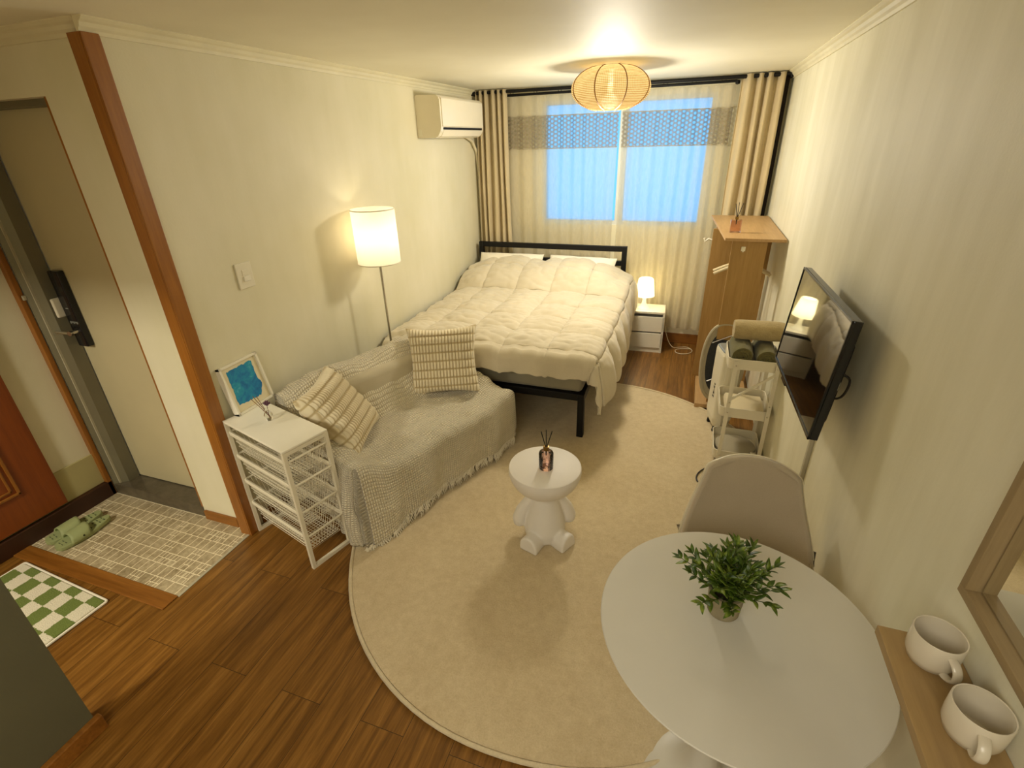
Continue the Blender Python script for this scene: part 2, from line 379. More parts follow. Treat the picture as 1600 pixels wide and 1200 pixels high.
# ------------------------------------------------------------------ object helpers
def obj(name, bm, mat, parent=None, smooth=False, loc=None, rotz=0, sub=0, solid=0, angle=None):
    me = bpy.data.meshes.new(name); bmesh.ops.recalc_face_normals(bm, faces=bm.faces[:]) if not getattr(bm, '_keep', False) else None
    bm.to_mesh(me); bm.free()
    o = bpy.data.objects.new(name, me); C.objects.link(o)
    me.materials.append(M[mat] if isinstance(mat, str) else mat)
    if smooth:
        for p in me.polygons: p.use_smooth = True
        me.set_sharp_from_angle(angle=math.radians(angle or 42))
    if parent: o.parent = parent
    if loc is not None: o.location = loc
    o.rotation_euler = (0, 0, rotz)
    if solid:
        s = o.modifiers.new('solid', 'SOLIDIFY'); s.thickness = solid; s.offset = -1
    if sub:
        s = o.modifiers.new('sub', 'SUBSURF'); s.levels = sub; s.render_levels = sub
    return o
def thing(name, label, cat, loc=(0, 0, 0), rotz=0, group=None):
    o = bpy.data.objects.new(name, None); C.objects.link(o); o.empty_display_size = 0.1
    o.location = loc; o.rotation_euler = (0, 0, rotz); o['label'] = label; o['category'] = cat
    if group: o['group'] = group
    return o
def tag(o, label, cat, group=None):
    o['label'] = label; o['category'] = cat
    if group: o['group'] = group
    return o
def struct(name, bm, mat, parent=None, **k):
    o = obj(name, bm, mat, parent, **k)
    o['kind'] = 'structure'
    return o
B = bmesh.new
def merge(bm, t, mtx=None):
    if mtx is not None: bmesh.ops.transform(t, matrix=mtx, verts=t.verts[:])
    me = bpy.data.meshes.new('tmp'); t.to_mesh(me); t.free(); bm.from_mesh(me); bpy.data.meshes.remove(me)
def box(bm, x0, x1, y0, y1, z0, z1, r=0, seg=2, mtx=None):
    t = bmesh.new(); bmesh.ops.create_cube(t, size=1)
    bmesh.ops.scale(t, vec=(abs(x1-x0), abs(y1-y0), abs(z1-z0)), verts=t.verts[:])
    if r: bmesh.ops.bevel(t, geom=t.edges[:], offset=r, segments=seg, profile=0.5, affect='EDGES')
    bmesh.ops.translate(t, vec=((x0+x1)/2, (y0+y1)/2, (z0+z1)/2), verts=t.verts[:])
    merge(bm, t, mtx); return bm
def frame_of(d):
    d = d.normalized(); a = Vector((0, 0, 1)) if abs(d.z) < 0.9 else Vector((1, 0, 0))
    u = d.cross(a).normalized(); return u, d.cross(u).normalized()
def tube(bm, pts, r, seg=8, closed=False, radii=None):
    pts = [Vector(p) for p in pts]; n = len(pts); rings = []
    pu = None
    for i, p in enumerate(pts):
        if closed: d = pts[(i+1) % n]-pts[i-1]
        else: d = pts[min(i+1, n-1)]-pts[max(i-1, 0)]
        if pu is None: u, v = frame_of(d)
        else:
            dn = d.normalized(); u = (pu - dn*pu.dot(dn)).normalized(); v = dn.cross(u)
        pu = u; rr = radii[i] if radii else r
        rings.append([bm.verts.new(p + u*math.cos(2*PI*k/seg)*rr + v*math.sin(2*PI*k/seg)*rr) for k in range(seg)])
    for i in range(n if closed else n-1):
        a, b = rings[i], rings[(i+1) % n]
        for k in range(seg): bm.faces.new((a[k], a[(k+1) % seg], b[(k+1) % seg], b[k]))
    if not closed: bm.faces.new(rings[0][::-1]); bm.faces.new(rings[-1])
    return bm
def sqtube(bm, a, b, wx, wy=None):
    a, b = Vector(a), Vector(b); wy = wy or wx; d = (b-a).normalized(); u, v = frame_of(d)
    r = [[bm.verts.new(p + u*sx*wx/2 + v*sy*wy/2) for sx, sy in ((-1, -1), (1, -1), (1, 1), (-1, 1))] for p in (a, b)]
    for k in range(4): bm.faces.new((r[0][k], r[0][(k+1) % 4], r[1][(k+1) % 4], r[1][k]))
    bm.faces.new(r[0][::-1]); bm.faces.new(r[1]); return bm
def lathe(bm, prof, seg=48, c=(0, 0, 0), caps=True, uv=False):
    cx, cy, cz = c; rings = []
    for r, z in prof:
        if r < 1e-5: rings.append([bm.verts.new((cx, cy, cz+z))])
        else: rings.append([bm.verts.new((cx+r*math.cos(2*PI*k/seg), cy+r*math.sin(2*PI*k/seg), cz+z)) for k in range(seg)])
    ul = bm.loops.layers.uv.verify() if uv else None
    for i in range(len(rings)-1):
        a, b = rings[i], rings[i+1]
        for k in range(seg):
            k2 = (k+1) % seg
            if len(a) == 1 and len(b) == 1: continue
            if len(a) == 1: bm.faces.new((a[0], b[k], b[k2]))
            elif len(b) == 1: bm.faces.new((a[k], a[k2], b[0]))
            else:
                f = bm.faces.new((a[k], a[k2], b[k2], b[k]))
                if uv:
                    n1 = len(rings)-1
                    for lp, (uu, vv) in zip(f.loops, ((k/seg, i/n1), ((k+1)/seg, i/n1), ((k+1)/seg, (i+1)/n1), (k/seg, (i+1)/n1))): lp[ul].uv = (uu, vv)
    if caps:
        if len(rings[0]) > 1: bm.faces.new(rings[0][::-1])
        if len(rings[-1]) > 1: bm.faces.new(rings[-1])
    return bm
def grid(bm, f, nu, nv, uvf=None):
    vs_ = [[bm.verts.new(f(i/nu, j/nv)) for j in range(nv+1)] for i in range(nu+1)]
    ul = bm.loops.layers.uv.verify() if uvf else None
    for i in range(nu):
        for j in range(nv):
            fc = bm.faces.new((vs_[i][j], vs_[i+1][j], vs_[i+1][j+1], vs_[i][j+1]))
            if uvf:
                for lp, (a, b) in zip(fc.loops, ((i, j), (i+1, j), (i+1, j+1), (i, j+1))): lp[ul].uv = uvf(a/nu, b/nv)
    return bm
def prism(bm, poly, z0, z1):
    a = [bm.verts.new((x, y, z0)) for x, y in poly]; b = [bm.verts.new((x, y, z1)) for x, y in poly]; n = len(poly)
    bm.faces.new(a[::-1]); bm.faces.new(b)
    for k in range(n): bm.faces.new((a[k], a[(k+1) % n], b[(k+1) % n], b[k]))
    return bm
def rrect(x0, x1, y0, y1, r, n=5):
    out = []
    for cx, cy, a0 in ((x1-r, y1-r, 0), (x0+r, y1-r, PI/2), (x0+r, y0+r, PI), (x1-r, y0+r, 1.5*PI)):
        for k in range(n+1):
            a = a0+PI/2*k/n; out.append((cx+r*math.cos(a), cy+r*math.sin(a)))
    return out
def nz(x, y, z=0, s=1.0): return noise.noise(Vector((x*s, y*s, z)))
def ss(a, b, x):
    t = max(0, min(1, (x-a)/(b-a))); return t*t*(3-2*t)

# ------------------------------------------------------------------ the setting
XR, XL, YB, ZC = 0.60, -2.08, 5.0, 2.32
struct('floor', box(B(), -3.3, 0.75, -2.4, 5.15, -0.06, 0.0), 'floor')
struct('ceiling', box(B(), -3.3, 0.75, -2.4, 5.15, ZC, ZC+0.06), 'ceil')
struct('wall_right', box(B(), XR, XR+0.12, -2.4, 5.15, 0, ZC), 'wall_r')
struct('wall_left', box(B(), XL-0.10, XL, 1.53, 5.15, 0, ZC), 'wall')
# back wall with the window opening
WX0, WX1, WZ0, WZ1 = -1.43, 0.07, 1.14, 2.21
bm = B(); box(bm, XL-0.1, WX0, YB, YB+0.15, 0, ZC); box(bm, WX1, XR+0.12, YB, YB+0.15, 0, ZC)
box(bm, WX0, WX1, YB, YB+0.15, 0, WZ0); box(bm, WX0, WX1, YB, YB+0.15, WZ1, ZC); struct('wall_back', bm, 'wall')
# entrance recess wall with the door opening
DX0, DX1, DZ = -3.13, -2.43, 2.10
bm = B(); box(bm, DX1, XL-0.02, 1.50, 1.62, 0, ZC); box(bm, -3.3, DX0-0.05, 1.50, 1.62, 0, ZC); box(bm, DX0-0.05, DX1, 1.50, 1.62, DZ, ZC)
struct('wall_entrance', bm, 'wall')
bm = B(); box(bm, -3.3, -3.20, -2.4, 1.50, 0, ZC); struct('wall_far_left', bm, 'wall')
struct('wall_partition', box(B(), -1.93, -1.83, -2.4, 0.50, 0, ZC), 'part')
struct('wall_behind', box(B(), -3.3, 0.75, -2.46, -2.34, 0, ZC), 'wall')
struct('wall_added_shade_header', box(B(), -3.2, -1.93, -0.02, 0.06, 1.93, ZC), 'wall')  # added out of view to keep the upper entrance door in shade
struct('baseboard_partition', box(B(), -1.83, -1.805, -2.3, 0.515, 0, 0.07, 0.004), 'trim_x')
struct('baseboard_entrance', box(B(), DX1+0.01, XL-0.10, 1.485, 1.50, 0, 0.06, 0.003), 'trim_x')
struct('baseboard_back', box(B(), XL, XR, YB-0.012, YB, 0, 0.10, 0.003), 'trim_x')
bm = B(); box(bm, XL, XL+0.012, 1.56, 4.98, 0, 0.07, 0.003); struct('baseboard_left', bm, 'trim_x')
struct('baseboard_far_left', box(B(), -3.20, -3.165, 0.0, 1.50, 0, 0.10, 0.004), 'base_d')
struct('trim_9', box(B(), -3.20, -3.19, 0.0, 1.50, 0.10, 0.30, 0.003), 'band')
# crown mouldings
def crown(name, p0, p1, nrm):
    prof = [(0, 0), (0, -0.05), (0.008, -0.05), (0.012, -0.038), (0.02, -0.030), (0.026, -0.018), (0.036, -0.012), (0.045, -0.004), (0.045, 0)]
    bm = B(); rr = []
    for p in (p0, p1): rr.append([bm.verts.new((p[0]+nrm[0]*a, p[1]+nrm[1]*a, ZC+b)) for a, b in prof])
    n = len(prof)
    for k in range(n): bm.faces.new((rr[0][k], rr[0][(k+1) % n], rr[1][(k+1) % n], rr[1][k]))
    bm.faces.new(rr[0]); bm.faces.new(rr[1][::-1]); struct(name, bm, 'crown')
crown('trim_1', (XL, 1.46), (XL, YB), (1, 0)); crown('trim_2', (XR, -2.3), (XR, YB), (-1, 0))
crown('trim_3', (XL, YB), (XR, YB), (0, -1)); crown('trim_4', (-3.2, 1.50), (XL+0.0, 1.50), (0, -1))
# wooden corner post and the trim round the entrance
bm = B(); box(bm, -2.134, -2.071, 1.458, 1.53, 0, 2.275, 0.002); box(bm, -2.069, -2.062, 1.458, 1.522, 0, 2.275, 0.002); struct('trim_5', bm, 'trim')
struct('trim_6', box(B(), -3.25, -3.165, 1.475, 1.50, 0, 2.2, 0.003), 'trim')
struct('trim_7', box(B(), -3.165, XL-0.005, 0.95, 1.03, 0, 0.008, 0.003), 'trim_x')
struct('trim_8', box(B(), XL-0.012, XL+0.002, 1.03, 1.458, 0, 0.004), 'seal')
struct('floor_entrance_tiles', box(B(), -3.20, XL-0.012, 1.03, 1.50, 0.0005, 0.003), 'tile')
struct('floor_entrance_sill', box(B(), DX0-0.03, DX1+0.0, 1.50, 1.66, 0, 0.075, 0.004), 'stone')
# steel entrance door
dr = obj('door_1', box(B(), DX0+0.02, DX1+0.03, 1.612, 1.65, 0.08, 2.09, 0.003), 'steel_door'); dr['kind'] = 'structure'
bm = B(); prism(bm, [(-3.165, 1.502), (-3.150, 1.497), (-3.085, 1.545), (-3.078, 1.606), (-3.165, 1.61)], 0.076, 2.1)
box(bm, -3.13, DX1, 1.545, 1.606, 2.075, 2.1); obj('door_frame', bm, 'steel_fr', dr)
bm = B(); sqtube(bm, (-3.121, 1.517, 0.078), (-3.121, 1.517, 2.08), 0.010, 0.008); obj('frame_seal', bm, 'seal', dr)
bm = B(); box(bm, -3.158, -3.146, 1.482, 1.499, 1.235, 1.26, 0.003); obj('strike_knob', bm, 'seal', dr)
bm = B(); box(bm, DX1-0.012, DX1-0.001, 1.50, 1.612, 0.076, 2.1); box(bm, DX0, DX1, 1.52, 1.612, 2.101, 2.112); obj('edge_trim', bm, 'trim', dr)
bm = B(); box(bm, -3.050, -2.975, 1.575, 1.611, 0.965, 1.37, 0.006); lk = obj('lock_body', bm, 'blackgloss', dr)
bm = B(); box(bm, -3.070, -3.052, 1.545, 1.60, 1.13, 1.23, 0.006); obj('lock_latch_cover', bm, 'offwhite', dr)
bm = B(); tube(bm, [(-3.00, 1.585, 1.055), (-3.00, 1.535, 1.055)], 0.010, 10); tube(bm, [(-3.00, 1.535, 1.055), (-3.10, 1.530, 1.055)], 0.009, 10)
tube(bm, [(-3.0, 1.54, 1.055), (-2.995, 1.528, 1.055)], 0.012, 12); obj('lever_handle', bm, 'chrome', dr)
bm = B()
for k in range(5): box(bm, -3.03+0.012*k, -3.022+0.012*k, 1.573, 1.576, 1.095+0.004*(k % 2), 1.107)
box(bm, -3.02, -3.00, 1.573, 1.576, 1.175, 1.18); obj('lock_markings', bm, 'greyplast', dr)
# wooden door on the far left wall
d2 = obj('door_2', box(B(), -3.20, -3.168, 0.42, 1.265, 0.115, 2.08, 0.004), 'door_w'); d2['kind'] = 'structure'
bm = B()
for z0, z1 in ((0.30, 0.95), (1.10, 1.92)):
    for off, h, ww in ((0.0, 0.010, 0.014), (0.028, 0.006, 0.012)):
        y0, y1, a, b = 0.58+off, 1.105-off, z0+off, z1-off
        for q in ((y0, y1, a, a+ww), (y0, y1, b-ww, b), (y0, y0+ww, a, b), (y1-ww, y1, a, b)):
            box(bm, -3.168, -3.168+h, q[0], q[1], q[2], q[3], 0.003)
obj('panel_moulding', bm, 'trim', d2)
# window
wn = obj('window_1', box(B(), WX0, WX1, YB+0.02, YB+0.10, WZ0, WZ0+0.035), 'winframe'); wn['kind'] = 'structure'
bm = B(); box(bm, WX0, WX1, YB+0.02, YB+0.10, WZ1-0.035, WZ1); box(bm, WX0, WX0+0.035, YB+0.02, YB+0.10, WZ0+0.035, WZ1-0.035); box(bm, WX1-0.035, WX1, YB+0.02, YB+0.10, WZ0+0.035, WZ1-0.035)
box(bm, -0.715, -0.645, YB+0.02, YB+0.09, WZ0+0.035, WZ1-0.035); obj('window_frame', bm, 'winframe', wn)
for k, (a, b) in enumerate(((WX0+0.035, -0.715), (-0.645, WX1-0.035))):
    obj('pane', box(B(), a, b, YB+0.05, YB+0.056, WZ0+0.035, WZ1-0.035), 'pane', wn)

# ------------------------------------------------------------------ rug, mat
RC, RA, RB_ = Vector((-0.445, 2.36, 0)), 1.226, 1.494
def rugpt(a, k=1.0):
    # the rim lies over the foot of the table
    x = RC.x + RA*math.cos(a)*k + 0.006*math.sin(9*a); y = RC.y + RB_*math.sin(a)*k + 0.006*math.sin(7*a)
    return min(x, XR-0.014), y
t = thing('oval_rug', 'large beige low-pile oval rug under the sofa front, bear table and dining table', 'rug', RC)
bm = B(); n = 120; radii = [k/28 for k in range(1, 29)]
c0 = bm.verts.new((0, 0, 0.012)); prev = None
for k in radii:
    ring = []
    for i in range(n):
        x, y = rugpt(2*PI*i/n, k*0.993)
        ring.append(bm.verts.new((x-RC.x, y-RC.y, 0.012 + 0.0010*nz(x, y, 3, 9) if k < 1 else 0.010)))
    for i in range(n):
        if prev is None: bm.faces.new((c0, ring[i], ring[(i+1) % n]))
        else: bm.faces.new((prev[i], ring[i], ring[(i+1) % n], prev[(i+1) % n]))
    prev = ring
low = [bm.verts.new((v.co.x, v.co.y, 0.001)) for v in prev]
for i in range(n): bm.faces.new((prev[i], low[i], low[(i+1) % n], prev[(i+1) % n]))
bm.faces.new(low[::-1])
obj('rug_pile', bm, 'rug', t, smooth=True)
bm = B(); tube(bm, [(rugpt(2*PI*i/n)[0]-RC.x, rugpt(2*PI*i/n)[1]-RC.y, 0.0095) for i in range(n)], 0.0088, 10, closed=True)
obj('rug_border', bm, 'rugedge', t, smooth=True)
t = thing('bath_mat', 'green and white checkered bath mat on the wooden floor', 'mat', (-2.72, 0.79, 0), math.radians(-3))
obj('mat_pile', box(B(), -0.325, 0.325, -0.125, 0.125, 0.001, 0.014, 0.004), 'checker', t)
bm = B(); tube(bm, [(x, y, 0.006) for x, y in rrect(-0.332, 0.332, -0.132, 0.132, 0.01)], 0.006, 8, closed=True); obj('mat_border', bm, 'pillow', t)

# ------------------------------------------------------------------ slippers
def slipper(loc, rz, label):
    t = thing('slide_sandal', label, 'slipper', loc, rz, 'sage slides on the entrance tiles')
    def halfw(v): return 0.048*(math.sin(PI*min(1, max(0, v))**0.75)**0.35 if 0 < v < 1 else 0)*(1.0-0.14*ss(.4, 1, v)) + 0.001
    bm = B(); L = 0.27; N = 24
    def ring(z, k): return [(-halfw(i/N)*k, (i/N)*L) for i in range(N+1)] + [(halfw(i/N)*k, (i/N)*L) for i in range(N, -1, -1)]
    rings = []
    for z, k in ((0.004, 0.94), (0.012, 1.0), (0.024, 1.0), (0.028, 0.95)):
        rings.append([bm.verts.new((x, L/2+(y-L/2)*(0.97+0.03*k), z + 0.008*ss(.55, 1, y/L))) for x, y in ring(z, k)])
    for a, b in zip(rings, rings[1:]):
        for k in range(len(a)): bm.faces.new((a[k], a[(k+1) % len(a)], b[(k+1) % len(a)], b[k]))
    for r_, rev in ((rings[0], 1), (rings[-1], 0)):
        for i in range(N):
            q = (r_[i], r_[i+1], r_[2*N-i], r_[2*N+1-i]); bm.faces.new(q if rev else q[::-1])
    obj('sole', bm, 'slide', t, smooth=False)
    bm = B()
    def fs(u, v):
        a = PI*u; y = 0.055 + v*0.095 + 0.012*math.sin(a); wv = halfw(y/L)+0.003
        return (-math.cos(a)*wv*1.02, y, 0.012 + (0.050+0.012*v)*math.sin(a)**0.7)
    grid(bm, fs, 20, 8); obj('strap', bm, 'slide', t, smooth=True, solid=0.007)
    bm = B()
    for k in range(4):
        for s in (-1, 1): box(bm, s*0.014-0.007, s*0.014+0.007, 0.165+0.022*k, 0.170+0.022*k, 0.0285+0.002*k, 0.0325+0.002*k, 0.001)
    for k in range(2): 
        for s in (-1, 1): box(bm, s*0.014-0.008, s*0.014+0.008, 0.025+0.018*k, 0.030+0.018*k, 0.026, 0.0295, 0.001)
    obj('footbed_grooves', bm, 'slide_in', t)
    bm = B(); 
    for (dx, dz) in ((0, 0), (0.008, 0.004), (0.014, 0.0)): lathe(bm, [(0.0045, 0), (0.0045, 0.002), (0, 0.0025)], 10, (0, 0, 0))
    bmesh.ops.rotate(bm, cent=(0, 0, 0), matrix=Matrix.Rotation(PI/2, 3, 'Y'), verts=bm.verts[:])
    bmesh.ops.translate(bm, vec=(0.0515, 0.115, 0.035), verts=bm.verts[:]); obj('emblem', bm, 'ink', t)
    return t
slipper((-2.975, 1.045, 0.003), math.radians(-6), 'sage green slide sandal on the tiles, nearer the middle of the tiled entrance')
slipper((-3.078, 1.060, 0.003), math.radians(-10), 'sage green slide sandal on the tiles, nearer the dark skirting')

# ------------------------------------------------------------------ bed
bx0, bx1, by0, by1 = -2.035, -0.545, 2.93, 4.81
t = thing('bed_frame', 'black metal double bed frame with a rail headboard against the curtains', 'bed', (bx0, by0, 0))
W_, L_ = bx1-bx0, by1-by0
for (x, y, h, nm) in ((0.0, 0.0, .345, 0), (W_, 0, .345, 0), (0, L_, .98, 1), (W_, L_, .98, 1)):
    wd = 0.045
    xx = x if x == 0 else x-wd
    yy = y if y == 0 else y-wd
    obj('leg', box(B(), xx, xx+wd, yy, yy+wd, 0.012 if nm == 0 else 0, h, 0.003), 'black', t)
obj('foot_rail', box(B(), 0.045, W_-0.045, 0.004, 0.040, 0.295, 0.345, 0.003), 'black', t)
for x in (0.004, W_-0.04): obj('side_rail', box(B(), x, x+0.036, 0.045, L_-0.045, 0.285, 0.345, 0.003), 'black', t)
obj('headboard_rail', box(B(), 0.045, W_-0.045, L_-0.042, L_-0.004, 0.932, 0.98, 0.003), 'black', t)
obj('headboard_rail', box(B(), 0.045, W_-0.045, L_-0.042, L_-0.004, 0.80, 0.845, 0.003), 'black', t)
obj('headboard_rail', box(B(), 0.045, W_-0.045, L_-0.042, L_-0.004, 0.30, 0.345, 0.003), 'black', t)
bm = B()
for k in range(12): box(bm, 0.04, W_-0.04, 0.1+k*0.155, 0.17+k*0.155, 0.300, 0.330)
obj('slats', bm, 'black', t)
obj('centre_leg', box(B(), W_/2-0.02, W_/2+0.02, L_/2, L_/2+0.04, 0.012, 0.30), 'black', t)
o = obj('mattress', box(B(), bx0+0.03, bx1-0.02, by0+0.02, by1-0.06, 0.347, 0.50, 0.035, 4), 'mattress', smooth=True)
tag(o, 'grey mattress on the black bed frame, showing under the quilt edge', 'mattress')
def cushion_mesh(bm, w, h, th, pinch=0.06, nu=40, nv=40, f=None):
    for s in (-1, 1):
        def ff(u, v):
            a, b = 2*u-1, 2*v-1
            e = max(0.0, (1-a**4))**0.55*max(0.0, (1-b**4))**0.55
            x = a*w/2*(1-pinch*(1-b*b)*abs(a)**3); y = b*h/2*(1-pinch*(1-a*a)*abs(b)**3)
            z = s*th/2*e
            if f: z += s*f(a, b)*min(1, e*1.6)
            return (x, y, z)
        grid(bm, ff, nu, nv)
    bmesh.ops.remove_doubles(bm, verts=bm.verts[:], dist=1e-5); return bm
for (x, y, z, rx, rz, lab) in ((-1.66, 4.585, 0.73, 48, 2, 'white pillow at the wall side of the bed head'), (-0.96, 4.60, 0.725, 48, -4, 'white pillow at the lamp side of the bed head')):
    bm = B(); cushion_mesh(bm, 0.66, 0.42, 0.15, 0.05, 40, 30, lambda a, b: 0.008*nz(a*3, b*3, x))
    o = obj('pillow', bm, 'pillow', smooth=True); o.location = (x, y, z); o.rotation_euler = (math.radians(rx), 0, math.radians(rz)); tag(o, lab, 'pillow', 'bed pillows')
# quilt
def quilt_pt(u, v):
    # u: across 0..1 (wall -> lamp side incl. hang), v: along 0..1 (foot hang -> head)
    su = u*1.86; sv = v*2.03
    X0, X1 = bx0+0.005, bx1+0.01      # top surface
    Y0, Y1 = by0-0.015, 4.66
    HF = 0.17
    topw = X1-X0
    z = 0.575
    y = Y0 + (sv-HF)*(Y1-Y0)/(2.03-HF)
    x = X0 + su
    hang_x = max(0, su-topw); hang_y = max(0, HF-sv)
    yy = max(y, Y0)
    # pillow bump
    bump = 0.188*ss(4.02, 4.50, yy) * (1-0.22*math.exp(-((x-(-1.31))/0.09)**2)*ss(4.3, 4.6, yy))
    edge_fall = ss(0.0, 0.30, X1-min(x, X1))
    zt = z + 0.045*ss(0, 0.25, min(su, topw)) * 1 + bump*(0.50+0.50*edge_fall)*(0.80+0.20*ss(X0, X0+0.35, min(x, X1)))
    # quilting puffs
    gx = (min(x, X1)-(-0.48))/0.32; gy = (yy-2.93)/0.305
    px = abs(math.sin(PI*gx)); py = abs(math.sin(PI*gy))
    hgx = (X1+hang_x+0.48)/0.32
    if hang_x > 0: px = abs(math.sin(PI*min(hgx, 0.999)))
    puff = 0.058*(px*py)**0.30
    wr = 0.012*nz(x, yy, 1, 7) + 0.009*nz(x*1.5, yy*3, 5, 9) + 0.006*nz(x, yy, 8, 22)
    seamk = (1-min(1, px*3))+(1-min(1, py*3))
    wr += 0.004*seamk*math.sin(60*(x if py < px else yy))*0.6
    rad = 0.05
    if hang_x == 0 and hang_y == 0: return Vector((x, y, zt+puff+wr))
    # hanging portions
    hx_ = 0; hz = 0; hy = 0
    if hang_x > 0:
        a = min(hang_x/rad, PI/2*0.93); hx_ += rad*math.sin(a); hz += rad*(1-math.cos(a)); rest = max(0, hang_x-rad*a)
        hz += rest*0.97; hx_ += rest*0.22*(1-0.6*ss(3.6, 4.6, yy)) + puff*0.9 + 0.012*math.sin(yy*23)*min(1, rest*12)
    if hang_y > 0:
        a = min(hang_y/rad, PI/2*0.93); hy += rad*math.sin(a); hz2 = rad*(1-math.cos(a)); rest = max(0, hang_y-rad*a)
        hz2 += rest*0.97
        hy += rest*0.12 + 0.012*math.sin(x*26+2*nz(x, 0, 2, 4))*min(1, rest*10)
        if hang_x > 0: hz = max(hz, hz2) + 0.35*min(hz, hz2); 
        else: hz = hz2
    kill = 1.0 if not (hang_x > 0 and hang_y > 0) else 0.8
    return Vector((min(x, X1)+hx_*kill, Y0-hy*kill if hang_y > 0 else y, zt-hz+puff*0.6+wr))
bm = B(); grid(bm, quilt_pt, 240, 260)
o = obj('quilt', bm, 'quilt', smooth=True, angle=180, solid=0.022); tag(o, 'cream square-stitched quilt spread over the bed', 'quilt')

# ------------------------------------------------------------------ sofa under its throw
SO = Vector((-2.02, 1.81, 0)); SU = Vector((0.342, 0.94, 0)); SF = Vector((0.94, -0.342, 0)); SL, SD = 1.19, 0.66
sofa_rot = math.atan2(SU.y, SU.x)      # local x = length, local -y = front
t = thing('sofa', 'compact two-seat sofa hidden under a cream waffle throw beside the bed', 'sofa', SO, sofa_rot)
def sloc(l, d): return (l, -d)
obj('base', box(B(), 0.03, SL-0.03, -0.62, -0.02, 0.10, 0.26, 0.02), 'sofa', t)
obj('seat_cushion', box(B(), 0.10, SL-0.10, -0.625, -0.17, 0.26, 0.385, 0.03, 3), 'sofa', t, smooth=True)
obj('backrest', box(B(), 0.05, SL-0.05, -0.17, -0.025, 0.22, 0.685, 0.04, 3), 'sofa', t, smooth=True)
obj('armrest', box(B(), 0.015, 0.10, -0.58, -0.03, 0.18, 0.47, 0.03, 3), 'sofa', t, smooth=True)
obj('armrest', box(B(), SL-0.10, SL-0.015, -0.58, -0.03, 0.18, 0.37, 0.03, 3), 'sofa', t, smooth=True)
for l, d in ((0.08, 0.07), (0.08, 0.56), (SL-0.08, 0.07), (SL-0.08, 0.56)):
    obj('leg', lathe(B(), [(0.018, 0.012), (0.024, 0.11)], 16, (l, -d, 0)), 'beech', t)
def throw_h(l, d):
    backl = 0.735+0.02*math.sin(l*3)+0.012*math.sin(l*9)-0.03*ss(0.25, 0, l)
    s = ss(0.06, 0.27, d)
    z = backl*(1-s) + 0.425*s - 0.03*ss(0.3, 0.66, d)
    armn = (0.62-0.13*ss(0.1, 0.62, d)); armf = (0.60-0.17*ss(0.05, 0.62, d))
    kn = ss(0.24, 0.04, l); kf = ss(SL-0.20, SL-0.03, l)
    z = z*(1-kn)+max(z, armn)*kn; z = z*(1-kf)+max(z, armf)*kf
    return z
HANG_N, HANG_F, HANG_FR = 0.52, 0.33, 0.33
def throw_pt(u, v):
    TL = SL+HANG_N+HANG_F; TD = SD+HANG_FR+0.05
    a = u*TL-HANG_N; b = v*TD-0.05
    l = min(max(a, 0), SL); d = min(max(b, 0), SD)
    z = throw_h(l, d)
    hn = max(0, -a); hf = max(0, a-SL); hf2 = max(0, b-SD); hb = max(0, -b)
    rad = 0.04
    def drop(h):
        q = min(h/rad, PI/2); return rad*math.sin(q), rad*(1-math.cos(q)) + max(0, h-rad*q)
    x, y = l, -d
    wr = 0.014*nz(l*2+d, d*5, 3, 3)+0.011*nz(l*3, d*9-l*4, 7, 3)+0.006*nz(l, d, 9, 18)
    crease = 0.007*max(0, 1-abs(((d-0.30)+0.45*(l-0.55)))/0.02) + 0.006*max(0, 1-abs((l-0.62)-0.25*(d-0.4))/0.018)*ss(.3, .5, d) + 0.006*max(0, 1-abs((l-0.93)-0.2*(d-.4))/0.018)*ss(.4, .55, d)
    z += wr+crease
    top = z
    floor_z = 0.085-0.045*ss(0.4, 0, l)
    if hf2 > 0:
        o_, dz = drop(hf2); k = min(1, dz*5)
        y -= o_*0.6+0.012*math.sin(l*21+3*nz(l, 0, 1, 3))*k + 0.02*k*(1-l/SL) + 0.012*math.sin(l*8)*k
        z -= dz*(z-floor_z)/max(0.05, HANG_FR-0.03)
    if hn > 0:
        o_, dz = drop(hn); k = min(1, dz*4)
        kk = ss(0.25, 0.66, d)
        x -= o_*0.40*(0.35+0.65*kk) + kk*0.018*math.sin(d*55+4*nz(d, hn, 2, 4))*k + 0.035*k*kk
        z2 = top - dz*(top-0.018-0.03*(1-kk))/(HANG_N-0.02)
        z = min(z, z2)
    if hf > 0:
        o_, dz = drop(hf); k = min(1, dz*4)
        x += o_*0.5 + 0.010*math.sin(d*30)*k
        z2 = top - dz*0.98; z = min(z, z2)
        if hf2 > 0: z = min(z, top-dz*0.9)
    if hb > 0: z -= hb*1.2; y += hb*0.3
    if hn > 0 and hf2 > 0: x += 0.02; y += 0.015
    z = max(z, 0.016)
    return Vector((x, y, z))
def throw_uv(u, v): return (u*(SL+HANG_N+HANG_F), v*(SD+HANG_FR+0.05))
th = thing('throw_blanket', 'cream waffle-weave throw with fringed hem draped over the small sofa', 'blanket', SO, sofa_rot)
bm = B(); grid(bm, throw_pt, 210, 110, throw_uv); obj('throw_cloth', bm, 'throw', th, smooth=True, angle=180, solid=0.004)
bm = B(); rnd = random.Random(3)
